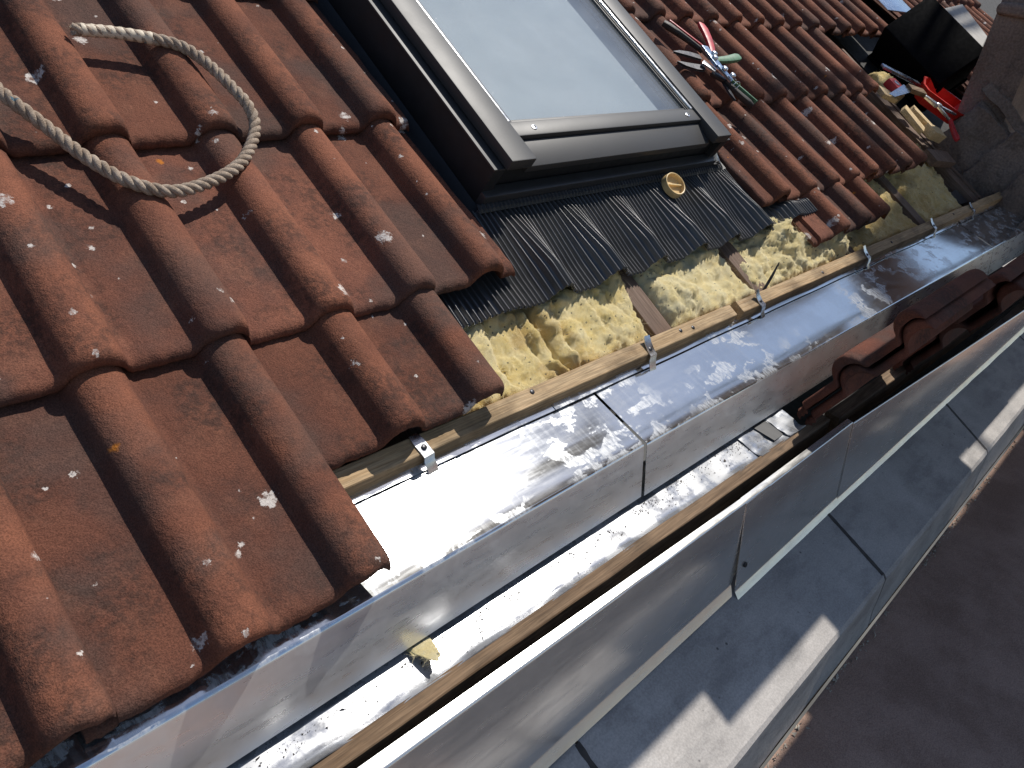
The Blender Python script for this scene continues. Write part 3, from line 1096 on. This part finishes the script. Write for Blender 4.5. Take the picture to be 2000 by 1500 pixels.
# folded corner of the side flashing by the right-hand tiles
sheet('side_gutter', [[rf(1.500, v, -0.045), rf(1.515, v, -0.052), rf(1.535, v, -0.052), rf(1.55, v, -0.048)] for v in (0.80, 1.2, 1.6, 2.05)], M['frame'], win, thk=0.0012)
sheet('side_gutter', [[rf(0.700, v, -0.05), rf(0.69, v, -0.056), rf(0.675, v, -0.056), rf(0.64, v, -0.054)] for v in (0.80, 1.2, 1.6, 2.05)], M['frame_dark'], win, thk=0.0012)
rows = []
for s in range(7):
    t = s / 6
    rows.append([rf(1.475 + 0.05 * t, 0.815 + 0.012 * math.sin(t * 7), -0.05 + 0.022 * math.sin(t * 3.1)), rf(1.47 + 0.055 * t, 0.835, -0.028 + 0.02 * math.sin(t * 4)), rf(1.48 + 0.045 * t, 0.85, -0.025)])
sheet('corner_fold', rows, M['steel'], win, thk=0.001)

# pleated apron below the window
def apron():
    u0, u1, v0, v1 = 0.452, 1.79, 0.612, 0.806
    pitch = 0.0122
    n = int((u1 - u0) / pitch)
    nv = 26
    rows = []
    cols = []
    for i in range(n):
        for ph, hh in ((0.0, 0.12), (0.14, 0.0), (0.38, 0.0), (0.52, 0.12), (0.6, 0.6), (0.66, 0.9), (0.72, 1.0), (0.78, 1.0), (0.84, 0.9), (0.9, 0.6)):
            cols.append((u0 + (i + ph) * pitch, hh))
    for j in range(nv + 1):
        t = j / nv
        v = v1 + (v0 - v1) * t
        r = []
        for u, hh in cols:
            amp = 0.0215 * min(1, t * 1.35) ** 1.1
            ph = (u / 0.15) * 2 * math.pi
            wave = math.cos(ph - 0.55)
            wave = wave * 0.75 + 0.25 * math.cos(2 * ph - 1.0)
            w = -0.052 - 0.002 * t + amp * wave + nz(u * 9, v * 9, 3) * 0.003 * t
            du = 0.008 * t * math.sin(ph * 0.5 + 0.6) * 0.6
            vv = v - 0.006 * t * max(0, -wave) + nz(u * 7, 1.3) * 0.003 * t
            if u < 0.68 and v < 0.70:
                w = min(w, -0.062 - (0.004 if u < 0.6 else 0))
            if u > 1.60:
                kq = min(1, (u - 1.60) / 0.06) * max(0.0, min(1.0, (0.675 - v) / 0.02))
                w = min(w, -0.058)
                w = w * (1 - kq) + kq * (-0.031 + 0.004 * wave)
            r.append(rf(u + du, vv, w + hh * 0.0082 - 0.004))
        rows.append(r)
    return sheet('pleated_apron', rows, M['apron'], win, thk=0.0006, smooth=True, auto=88)


apron()
# ridged strip between collar and apron
rows = []
nn = 330
for j, (v, w) in enumerate(((0.814, -0.042), (0.810, -0.0425), (0.802, -0.0445), (0.797, -0.0475))):
    rows.append([rf(0.69 + (1.53 - 0.69) * i / nn, v, w + (0.0022 if (i // 2) % 2 else 0.0) * (1 if 0 < j < 3 else 0)) for i in range(nn + 1)])
sheet('ridged_strip', rows, M['rubber'], win, thk=0.001, smooth=False)

# cream cap lying on the apron
cap = empty('plastic_cap', rf(1.252, 0.765, -0.03), 'small round cream plastic cap lying on the black pleated apron', 'cap')
ca = Vector(rf(-0.12, -0.22, 0.95)).normalized()
cc = Vector(rf(1.252, 0.768, -0.034))
e1 = ca.cross(Vector(rf(0.3, 1, 0))).normalized()
e2 = ca.cross(e1).normalized()
prof_c = [(0.0285, 0.0), (0.0285, 0.002), (0.0268, 0.0145), (0.0258, 0.0150), (0.0244, 0.0145), (0.0236, 0.0035)]
V = [cc + ca * h_ + (e1 * math.cos(2 * math.pi * k / 36) + e2 * math.sin(2 * math.pi * k / 36)) * r_ for r_, h_ in prof_c for k in range(36)]
F = [(i_ * 36 + k, i_ * 36 + (k + 1) % 36, (i_ + 1) * 36 + (k + 1) % 36, (i_ + 1) * 36 + k) for i_ in range(5) for k in range(36)]
F += [tuple(range(36)), tuple(180 + k for k in range(36))]
link('body', V, F, M['cream'], cap, smooth=True, auto=40)
sd_ = ca.cross(Vector(rf(0.3, 1, 0))).normalized()
bar('finger_ridge', cc + ca * 0.0065 - sd_ * 0.0215, cc + ca * 0.0065 + sd_ * 0.0215, 0.0035, 0.008, M['cream'], cap, up=ca, bevel=0.001)

# ================================================================== INSULATION
def wool(name, poly, label, mat, w0=-0.088, amp=0.010, seed=0, bulge=0.0, fib=1800, res=0.0045, ridged=0.0, puff=None, flen=(0.005, 0.016)):
    """slab between four corners (u,v): front-left, front-right, back-right, back-left"""
    root = empty(name, rf(sum(p[0] for p in poly) / 4, sum(p[1] for p in poly) / 4, -0.19), label, 'insulation', 'mineral wool slabs between the rafters')
    fl_, fr_, br_, bl_ = [Vector((p[0], p[1], 0)) for p in poly]
    nu = max(10, int((fr_ - fl_).length / res))
    nv = max(10, int((bl_ - fl_).length / res))
    H = []
    V, F = [], []
    for j in range(nv + 1):
        t = j / nv
        for i in range(nu + 1):
            s = i / nu
            p = (fl_ * (1 - s) + fr_ * s) * (1 - t) + (bl_ * (1 - s) + br_ * s) * t
            e = min(s, 1 - s) * (fr_ - fl_).length
            f = min(t, 1 - t) * (bl_ - fl_).length
            d = min(e, f)
            rim = 0.0
            if d < 0.02:
                rim = -0.020 * (1 - d / 0.02) ** 2
            u, v = p.x, p.y
            # tufted layers: folds, lumps and fine pull
            q1 = nz(u * 9 + seed, v * 14, 1)
            q2 = nz(u * 26, v * 32 + seed, 2)
            q3 = abs(nz(u * 60 + seed, v * 50, 3))
            q4 = nz(u * 150, v * 130, seed)
            q5 = 1 - abs(nz(u * 34 + 3 * q1, v * 40 + seed, 6)) * 2
            h = amp * (1.5 * q1 + 1.1 * q2 + 0.8 * q3 - 0.5 * max(0, q5) ** 4) + amp * 0.35 * q4
            if ridged:
                h += ridged * (1 - abs(math.sin(u * 38 + 2.0 * nz(u * 5, v * 6, seed)))) ** 4 * -0.6
            if puff:
                for (pu, pv, pr, ph) in puff:
                    dd = math.hypot(u - pu, v - pv) / pr
                    if dd < 1:
                        h += ph * (1 - dd * dd) ** 1.3 * (0.75 + 0.5 * nz(u * 40, v * 40, seed + 4) + 0.35 * abs(nz(u * 90, v * 90, 5)))
            w = w0 + h + rim + bulge * math.sin(math.pi * s)
            x = u + nz(u * 30, v * 30, seed + 8) * 0.006 * (1 if d < 0.03 else 0.3)
            y = v + nz(u * 30, v * 30, seed + 12) * 0.006 * (1 if d < 0.03 else 0.3)
            V.append(rf(x, y, w))
            H.append((x, y, w))
    W = nu + 1
    for j in range(nv):
        for i in range(nu):
            a = j * W + i
            F.append((a, a + 1, a + W + 1, a + W))
    # skirt
    ring = [i for i in range(nu + 1)] + [j * W + nu for j in range(1, nv + 1)] + [nv * W + i for i in range(nu - 1, -1, -1)] + [j * W for j in range(nv - 1, 0, -1)]
    base = len(V)
    for r in ring:
        x, y, w = H[r]
        V.append(rf(x, y, -0.195))
    k = len(ring)
    for a in range(k):
        b = (a + 1) % k
        F.append((ring[a], base + a, base + b, ring[b]))
    link('batt', V, F, M[mat], root, smooth=True)
    # loose fibres
    rr = random.Random(seed + 77)
    V, F = [], []
    for _ in range(fib):
        x, y, w = rr.choice(H)
        p = Vector((x, y, w - 0.001))
        a = rr.uniform(0, 2 * math.pi)
        L = rr.uniform(*flen)
        d = Vector((math.cos(a), math.sin(a), rr.uniform(-0.08, 0.28))).normalized()
        curl = Vector((rr.gauss(0, 1), rr.gauss(0, 1), rr.gauss(-0.4, 0.4))) * 0.8
        wd = rr.uniform(0.00008, 0.0002)
        side = d.cross(Vector((0, 0, 1))).normalized()
        prev = None
        for s in range(4):
            t = s / 3
            q = p + d * L * t + curl * L * t * t
            b = len(V)
            V.append(rf(*(q - side * wd * (1 - t * 0.6))))
            V.append(rf(*(q + side * wd * (1 - t * 0.6))))
            if prev is not None:
                F.append((prev, prev + 1, b + 1, b))
            prev = b
    if F:
        fo = link('loose_fibres', V, F, M['fibre'], root, fix=False)
        tag(fo, kind='stuff')
    return root


wool('insulation_slab', [(0.41, 0.474), (0.69, 0.474), (0.69, 0.70), (0.41, 0.70)], 'yellow mineral wool slab beside the lifted corner tile', 'wool', seed=1, ridged=0.026, amp=0.009, w0=-0.086)
wool('insulation_slab', [(0.692, 0.474), (0.942, 0.474), (0.985, 0.70), (0.692, 0.70)], 'ochre stained mineral wool slab left of the bare rafter', 'wool', seed=2, ridged=0.024, amp=0.011, w0=-0.082)
wool('insulation_slab', [(1.012, 0.475), (1.345, 0.475), (1.342, 0.72), (1.02, 0.72)], 'pale yellow mineral wool slab between the two bare rafters', 'wool_pale', seed=3, amp=0.010, w0=-0.084,
     puff=[(1.08, 0.53, 0.075, 0.02)], fib=2600)
wool('insulation_slab', [(1.36, 0.476), (1.87, 0.476), (1.87, 0.72), (1.36, 0.72)], 'torn fluffy heap of yellow mineral wool under the tile edge', 'wool_pale', seed=4, amp=0.013, w0=-0.09,
     puff=[(1.60, 0.535, 0.16, 0.030), (1.77, 0.535, 0.085, 0.036), (1.61, 0.60, 0.07, 0.03), (1.80, 0.51, 0.07, 0.03)], fib=4500, flen=(0.008, 0.03))
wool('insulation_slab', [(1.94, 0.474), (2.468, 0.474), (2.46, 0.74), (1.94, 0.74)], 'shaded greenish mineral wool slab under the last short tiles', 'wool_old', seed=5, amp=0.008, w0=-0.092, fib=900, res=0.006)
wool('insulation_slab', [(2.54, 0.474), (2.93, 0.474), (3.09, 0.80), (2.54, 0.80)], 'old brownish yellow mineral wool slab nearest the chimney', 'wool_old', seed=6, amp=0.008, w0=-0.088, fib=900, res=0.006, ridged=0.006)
wool('insulation_scrap', [(3.20, 1.04), (3.36, 1.02), (3.36, 1.16), (3.20, 1.16)], 'scrap of yellow mineral wool in the shade under the black box', 'wool_old', seed=8, w0=-0.07, amp=0.014, fib=300, res=0.008)  # shade of the black box put into the wool colour
wool('insulation_tuft', [(0.0, 0.0), (0.042, 0.006), (0.034, 0.03), (0.004, 0.026)], 'tiny tuft of yellow wool fallen on the lead lining', 'wool_pale', seed=9, w0=0.002, amp=0.007, fib=260, res=0.0016, flen=(0.004, 0.014), puff=[(0.016, 0.016, 0.017, 0.09), (0.03, 0.013, 0.012, 0.06)])
tuft = bpy.data.objects['insulation_tuft']
tuft.location = Vector(tuft.location) + (Vector((0.222, 0.252, bed_z(0.252) + 0.0)) - rf(0.02, 0.015, 0.0))
tuft.scale = (0.85, 0.75, 0.08)
tuft.location.z = bed_z(0.252) + 0.004

# mortar and slate scraps in the dark corner by the chimney
cb = rough_block('slate_scrap', (3.0, 0.50, -0.12), (3.09, 0.56, -0.105), M['frame'], None, 0.006, 2.0, f=rf, res=4)
tag(cb, 'small grey slate scrap in the dark corner by the chimney', 'slate')
edge_board = box('edge_board', (3.16, 0.49, -0.19), (3.185, 1.3, -0.085), M['rafter'], None, roof=True, jit=0.002)
tag(edge_board, 'dark timber edge board along the foot of the chimney', 'timber')
# splinter standing in the wool
sp_ = tube('splinter', [rf(1.378, 0.482, -0.085), rf(1.395, 0.497, -0.055), rf(1.412, 0.512, -0.03)], [0.0035, 0.003, 0.0012], M['dark_steel'], None, 6)
tag(sp_, 'dark thin splinter sticking out of the wool by the batten', 'splinter')

# ================================================================== ROPE
rope = empty('rope', rf(0.0, 0.75, 0.0), 'beige three strand rope looped on the tiles with a taped end', 'rope')
ROPE = [(0.031, 1.111, 0.001), (0.045, 1.058, 0.003), (0.062, 1.028, -0.001), (0.082, 1.003, -0.010), (0.105, 0.957, -0.012), (0.135, 0.910, -0.008), (0.176, 0.886, -0.007), (0.227, 0.893, -0.008), (0.283, 0.916, -0.009), (0.323, 0.950, -0.010), (0.352, 0.991, -0.008), (0.355, 1.023, 0.000), (0.347, 1.055, 0.003), (0.340, 1.087, 0.002), (0.328, 1.121, 0.001), (0.310, 1.148, -0.001), (0.273, 1.165, -0.003), (0.228, 1.177, -0.005), (0.175, 1.180, -0.004)]


def catmull(P, n):
    out = []
    P = [P[0] * 2 - P[1]] + P + [P[-1] * 2 - P[-2]]
    for i in range(1, len(P) - 2):
        for s in range(n):
            t = s / n
            a, b, c, d = P[i - 1], P[i], P[i + 1], P[i + 2]
            out.append(0.5 * ((2 * b) + (c - a) * t + (2 * a - 5 * b + 4 * c - d) * t * t + (3 * b - a - 3 * c + d) * t ** 3))
    out.append(P[-2])
    return out


ctrl = [Vector(p) for p in ROPE]
cl = catmull(ctrl, 24)
# even spacing
def resample(P, step):
    out = [P[0]]
    acc = 0.0
    for a, b in zip(P, P[1:]):
        L = (b - a).length
        while acc + L >= step:
            t = (step - acc) / L
            a = a + (b - a) * t
            out.append(a)
            L = (b - a).length
            acc = 0.0
        acc += L
    return out


cl = resample(cl, 0.0026)
cl = [rf(*p) for p in cl]
SR, SO, PIT = 0.0044, 0.0045, 0.040
for k in range(3):
    path = []
    nrm = None
    for i, p in enumerate(cl):
        t = (cl[min(i + 1, len(cl) - 1)] - cl[max(i - 1, 0)]).normalized()
        if nrm is None:
            nrm = Vector((0, 0, 1))
        nrm = (nrm - t * nrm.dot(t)).normalized()
        bi = t.cross(nrm)
        a = i * 0.0026 / PIT * 2 * math.pi + k * 2 * math.pi / 3
        path.append(p + (nrm * math.cos(a) + bi * math.sin(a)) * SO)
    tube('strand', path, SR, M['rope'], rope, 9)
nt = int(0.098 / 0.0026)
tp = cl[-nt - 4:-4]
tube('tape', tp, [0.0084 + 0.0006 * math.sin(i * 0.0026 / 0.0125 * 2 * math.pi) + 0.0006 * nz(i * 0.3, 1) for i in range(len(tp))], M['tape'], rope, 18)
# frayed fibres along the rope and at its end
V, F = [], []
rr = random.Random(12)
for i in range(700):
    e = rr.random() < 0.3
    q = cl[-rr.randint(1, 5)] if e else rr.choice(cl[:-nt])
    d = Vector((rr.gauss(0, 1), rr.gauss(0, 1), rr.gauss(0, 1))).normalized()
    p0 = q + d * 0.0065
    d2 = (d + Vector((rr.gauss(0, 1), rr.gauss(0, 1), rr.gauss(0, 1))) * 0.8).normalized()
    L = rr.uniform(0.002, 0.007)
    s = d2.cross(d).normalized() * 0.00022
    b = len(V)
    V += [p0 - s, p0 + s, p0 + d2 * L]
    F.append((b, b + 1, b + 2))
fo = link('loose_fibres', V, F, M['rope'], rope, fix=False)
tag(fo, kind='stuff')

# ================================================================== TIN SNIPS
def handle(root, a, b, wid, thk, mat, grip=None, bow=0.006):
    a, b = Vector(a), Vector(b)
    d = (b - a).normalized()
    up = Vector(rf(0, 0, 1))
    s = d.cross(up).normalized()
    path = []
    for i in range(9):
        t = i / 8
        path.append(a.lerp(b, t) + s * bow * math.sin(t * math.pi))
    V, F = [], []
    for i, p in enumerate(path):
        t = i / 8
        w = wid * (0.65 + 0.45 * t) * (0.75 if i == 8 else 1)
        h = thk * (0.8 + 0.3 * t) * (0.75 if i == 8 else 1)
        for k in range(10):
            an = 2 * math.pi * k / 10
            ca_, sa = math.cos(an), math.sin(an)
            V.append(p + s * w / 2 * math.copysign(abs(ca_) ** 0.6, ca_) + up * h / 2 * math.copysign(abs(sa) ** 0.6, sa))
    for i in range(8):
        for k in range(10):
            F.append((i * 10 + k, i * 10 + (k + 1) % 10, (i + 1) * 10 + (k + 1) % 10, (i + 1) * 10 + k))
    F += [tuple(range(10)), tuple(80 + k for k in range(10))]
    return link('handle', V, F, mat, root, smooth=True, auto=50)


def blade(root, base, tip, wid, thk, mat, side=1):
    base, tip = Vector(base), Vector(tip)
    d = (tip - base)
    up = Vector(rf(0, 0, 1))
    s = d.normalized().cross(up).normalized() * side
    outl = [base - s * wid * 0.15, base + s * wid * 0.9, base + d * 0.35 + s * wid * 1.0, base + d * 0.75 + s * wid * 0.65, tip, base + d * 0.5 - s * wid * 0.05]
    V = [p + up * thk / 2 for p in outl] + [p - up * thk / 2 for p in outl]
    n = len(outl)
    F = [tuple(range(n)), tuple(range(n, 2 * n))[::-1]] + [(i, (i + 1) % n, n + (i + 1) % n, n + i) for i in range(n)]
    return link('blade', V, F, mat, root, bevel=0.001, segs=1)


sn = empty('tin_snips', rf(1.74, 1.1, 0.0), 'red handled tin snips with one dark grip lying on the tiles', 'tin snips')
handle(sn, rf(1.735, 1.130, 0.026), rf(1.668, 1.240, 0.022), 0.021, 0.018, M['grip'])
bar('handle_spine', rf(1.742, 1.128, 0.031), rf(1.684, 1.238, 0.029), 0.006, 0.012, M['red_paint'], sn)
handle(sn, rf(1.768, 1.118, 0.030), rf(1.832, 1.228, 0.034), 0.030, 0.012, M['red_paint'])
body = bar('jaw_link', rf(1.735, 1.135, 0.036), rf(1.722, 1.06, 0.036), 0.026, 0.008, M['blue_steel'], sn)
bar('jaw_link', rf(1.722, 1.062, 0.037), rf(1.738, 1.012, 0.030), 0.020, 0.008, M['blue_steel'], sn)
blade(sn, rf(1.735, 1.03, 0.018), rf(1.72, 0.965, 0.012), 0.012, 0.005, M['dark_steel'])
for u, v in ((1.742, 1.102), (1.727, 1.086), (1.728, 1.045), (1.738, 1.02)):
    disc('pivot_bolt', rf(u, v, 0.040), rf(0, 0, 1), 0.0085, 0.007, M['steel'], sn, 8)
sg = empty('tin_snips', rf(1.72, 1.04, 0.0), 'green handled tin snips with open black jaws beside the window frame', 'tin snips')
handle(sg, rf(1.765, 1.100, 0.022), rf(1.905, 1.108, 0.026), 0.026, 0.014, M['green_paint'], bow=0.003)
handle(sg, rf(1.730, 1.022, 0.022), rf(1.792, 0.944, 0.010), 0.024, 0.018, M['grip'])
bar('handle_spine', rf(1.737, 1.020, 0.029), rf(1.800, 0.944, 0.019), 0.006, 0.012, M['green_paint'], sg)
blade(sg, rf(1.700, 1.103, 0.022), rf(1.610, 1.136, 0.016), 0.016, 0.006, M['dark_steel'], 1)
blade(sg, rf(1.695, 1.085, 0.014), rf(1.612, 1.112, 0.006), 0.018, 0.006, M['dark_steel'], -1)
bar('jaw_link', rf(1.693, 1.092, 0.022), rf(1.712, 1.055, 0.024), 0.022, 0.010, M['steel'], sg)
bar('jaw_link', rf(1.702, 1.058, 0.018), rf(1.736, 1.022, 0.020), 0.018, 0.010, M['dark_steel'], sg)
wire = []
for i in range(26):
    t = i / 25
    wire.append(rf(1.745 + 0.012 * t + 0.015 * math.sin(t * 12), 1.008 - 0.02 * t + 0.004 * math.cos(t * 12), 0.022 + 0.016 * math.cos(t * 12)))
tube('spring_wire', wire, 0.0011, M['steel'], sg, 6)

# ================================================================== CLUTTER AT THE RIGHT
# black box tipped on the slope
bx = empty('black_box', rf(3.6, 1.15, 0.0), 'large black plastic box tipped on the roof beside the chimney', 'box')
ax_b = (rf(0, -1, 0)).normalized()
ax_a = (rf(0.71, 0, 0.704)).normalized()
ax_c = ax_b.cross(ax_a).normalized()
if ax_c.dot(fwd) < 0: ax_c = -ax_c
P0 = Vector((3.4, 1.115, 0.675))


def obox(name, o, la, lb, lc, mat, bevel=0.006):
    vs = [o + ax_a * a + ax_b * b + ax_c * c for a in la for b in lb for c in lc]
    return link(name, vs, BOXF, mat, bx, bevel=bevel, smooth=True, auto=40)


obox('shell', P0, (0, 0.235), (0, 0.335), (0, 0.20), M['black'])
obox('rim', P0, (-0.006, 0.241), (-0.006, 0.341), (0.201, 0.222), M['black'], 0.004)
obox('foot', P0, (-0.0, 0.02), (0.336, 0.35), (0.02, 0.2), M['black'], 0.003)

# red tray
tr = empty('red_tray', rf(3.42, 0.9, -0.05), 'bright red plastic tray lying by the chimney foot', 'tray')
V, F = [], []
def octo(cx, cy, a, b, r, rot):
    pts = [(-a + r, -b), (a - r, -b), (a, -b + r), (a, b - r), (a - r, b), (-a + r, b), (-a, b - r), (-a, -b + r)]
    c_, s_ = math.cos(rot), math.sin(rot)
    return [(cx + x * c_ - y * s_, cy + x * s_ + y * c_) for x, y in pts]


ROT = R(-62)
rings = [(0.085, 0.098, -0.045), (0.092, 0.108, 0.01), (0.098, 0.114, 0.012), (0.098, 0.114, 0.016), (0.089, 0.105, 0.016), (0.081, 0.094, -0.038)]
for b_, a_, w_ in rings:
    for (x, y) in octo(3.40, 0.912, a_, b_ * 0.62, 0.025, ROT):
        V.append(rf(x, y, w_ + 0.25 * (3.40 - x) * -0.4))
for i in range(len(rings) - 1):
    for k in range(8):
        F.append((i * 8 + k, i * 8 + (k + 1) % 8, (i + 1) * 8 + (k + 1) % 8, (i + 1) * 8 + k))
F += [tuple(range(8)), tuple((len(rings) - 1) * 8 + k for k in range(8))]
link('shell', V, F, M['red'], tr, smooth=True, auto=25)

# pliers
pl = empty('pliers', rf(3.2, 0.85, -0.02), 'steel pliers with red grip beside the red tray', 'pliers')
bar('jaw', rf(3.168, 0.925, 0.012), rf(3.20, 0.872, 0.012), 0.016, 0.012, M['steel'], pl, taper=1.3)
disc('pivot_bolt', rf(3.203, 0.868, 0.018), rf(0, 0, 1), 0.012, 0.006, M['steel'], pl, 14)
bar('arm', rf(3.203, 0.868, 0.012), rf(3.232, 0.80, 0.004), 0.012, 0.010, M['steel'], pl)
bar('arm', rf(3.208, 0.866, 0.014), rf(3.35, 0.823, 0.006), 0.012, 0.010, M['steel'], pl, taper=0.8)
handle(pl, rf(3.232, 0.80, 0.004), rf(3.215, 0.72, -0.02), 0.024, 0.02, M['red_paint'])

# timber offcuts
for i, (a, b, wd, th, lab) in enumerate((((2.965, 0.905, -0.02), (3.00, 0.800, -0.035), 0.05, 0.02, 'pale flat pine offcut lying by the last full tile'),
                                         ((3.07, 0.905, -0.025), (3.115, 0.810, -0.035), 0.036, 0.02, 'narrow pale pine offcut between the flat offcut and the pliers'),
                                         ((3.045, 0.795, -0.03), (3.15, 0.770, -0.04), 0.05, 0.035, 'chunky yellow pine block below the offcuts'),
                                         ((2.93, 1.005, -0.03), (3.02, 0.975, -0.035), 0.05, 0.018, 'small pine scrap beside the steel scrapers'),
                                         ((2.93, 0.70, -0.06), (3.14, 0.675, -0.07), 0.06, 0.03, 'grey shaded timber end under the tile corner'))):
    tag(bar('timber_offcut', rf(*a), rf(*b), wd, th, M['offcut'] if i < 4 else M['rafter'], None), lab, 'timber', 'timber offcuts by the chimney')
# scrapers and strip
t1 = empty('scraper', rf(3.05, 0.97, -0.02), 'wide steel scraper with dark handle lying across the offcuts', 'scraper')
sheet('blade', [[rf(2.92, 0.972, -0.012), rf(2.95, 0.955, -0.012)], [rf(3.09, 0.998, 0.004), rf(3.10, 0.958, 0.004)]], M['blue_steel'], t1, thk=0.0015)
bar('handle', rf(3.10, 0.978, 0.006), rf(3.21, 0.945, 0.006), 0.034, 0.02, M['rail'], t1, bevel=0.006)
t2 = bar('metal_strip', rf(3.02, 1.09, 0.012), rf(3.28, 1.0, 0.0), 0.02, 0.012, M['blue_steel'], None)
tag(t2, 'narrow grey metal strip lying above the scraper', 'strip')
t3 = empty('tape_measure', rf(3.06, 1.015, -0.03), 'small dark red tape measure beside the metal strip', 'tape measure')
rough_block('case', (3.02, 0.985, -0.03), (3.09, 1.04, 0.0), M['red_paint'], t3, 0.001, 1.0, f=rf, res=4)
disc('hub', rf(3.055, 1.012, 0.0), rf(0, 0, 1), 0.014, 0.002, M['steel'], t3, 14)
# pale metal sheets up the slope and behind the chimney foot
s1 = box('metal_tray', (3.72, 1.44, 0.012), (4.08, 1.9, 0.018), M['blue_steel'], None, roof=True, bevel=0.001)
tag(s1, 'pale blue metal sheet up the slope behind the black box', 'metal sheet')

gb = link('leaning_board', [(3.7, 1.015, 0.77), (3.7, 0.80, 0.645), (4.0, 0.873, 0.695), (4.0, 1.024, 0.803), (3.705, 1.01, 0.755), (3.705, 0.795, 0.63), (4.005, 0.868, 0.68), (4.005, 1.019, 0.788)],
          [(0, 1, 2, 3), (4, 7, 6, 5), (0, 4, 5, 1), (1, 5, 6, 2), (2, 6, 7, 3), (3, 7, 4, 0)], M['grey_card'], None, bevel=0.001)
tag(gb, 'light grey board leaning between the black box and the chimney', 'board')

# ================================================================== ADDED SHADE CASTERS above and outside the picture
sc = empty('scaffold', (2.4, -0.5, -0.37), 'timber boarded scaffold lift standing over the cornice', 'scaffold')  # unseen boards added and cut to shape the shadow edge on the coping
for lo, hi in (((1.51, 0.057, 1.13), (3.75, 0.208, 1.165)), ((0.72, 0.112, 1.166), (1.55, 0.212, 1.20)), ((1.89, 0.000, 1.166), (2.73, 0.0595, 1.20)),
               ((1.35, -0.222, 1.13), (3.9, -0.002, 1.165)), ((1.30, -0.43, 1.166), (3.9, -0.205, 1.2)), ((1.38, -0.65, 1.13), (3.9, -0.415, 1.165)), ((1.33, -0.86, 1.166), (3.9, -0.635, 1.2)), ((1.33, -1.08, 1.13), (3.9, -0.845, 1.165))):
    box('scaffold_board', lo, hi, M['board'], sc, bevel=0.003, jit=0.002)
for x in (0.95, 3.5):
    tube('transom', [(x, -1.0, 1.105), (x, 0.13, 1.105)], 0.0242, M['scaffold_tube'], sc, 14)
    tube('standard', [(x + 0.06, -0.97, -0.37), (x + 0.06, -0.97, 2.3)], 0.0242, M['scaffold_tube'], sc, 14)

tw = empty('scaffold_tower', (6.3, 0.55, -6.0), 'tall scaffold tower beyond the chimney with a boarded top lift', 'scaffold')  # unseen lift added to cast shadow on the far flashing and tiles
for p, q, z_ in (((5.53, 0.40), (7.15, 0.40), 6.0), ((5.535, 0.515), (7.15, 0.515), 6.04), ((5.56, 0.575), (7.15, 0.88), 6.08), ((6.25, 0.72), (7.15, 0.72), 6.0)):
    bar('scaffold_board', (p[0], p[1], z_), (q[0], q[1], z_), 0.222, 0.036, M['board'], tw, up=(0, 0, 1), bevel=0.003)
for x in (5.9, 7.0):
    tube('transom', [(x, 0.1, 5.955), (x, 1.15, 5.955)], 0.0242, M['scaffold_tube'], tw, 14)
    for y in (0.13, 1.12):
        tube('standard', [(x + 0.05, y, -6.0 if y < 0.5 else 0.5), (x + 0.05, y, 7.0)], 0.0242, M['scaffold_tube'], tw, 14)
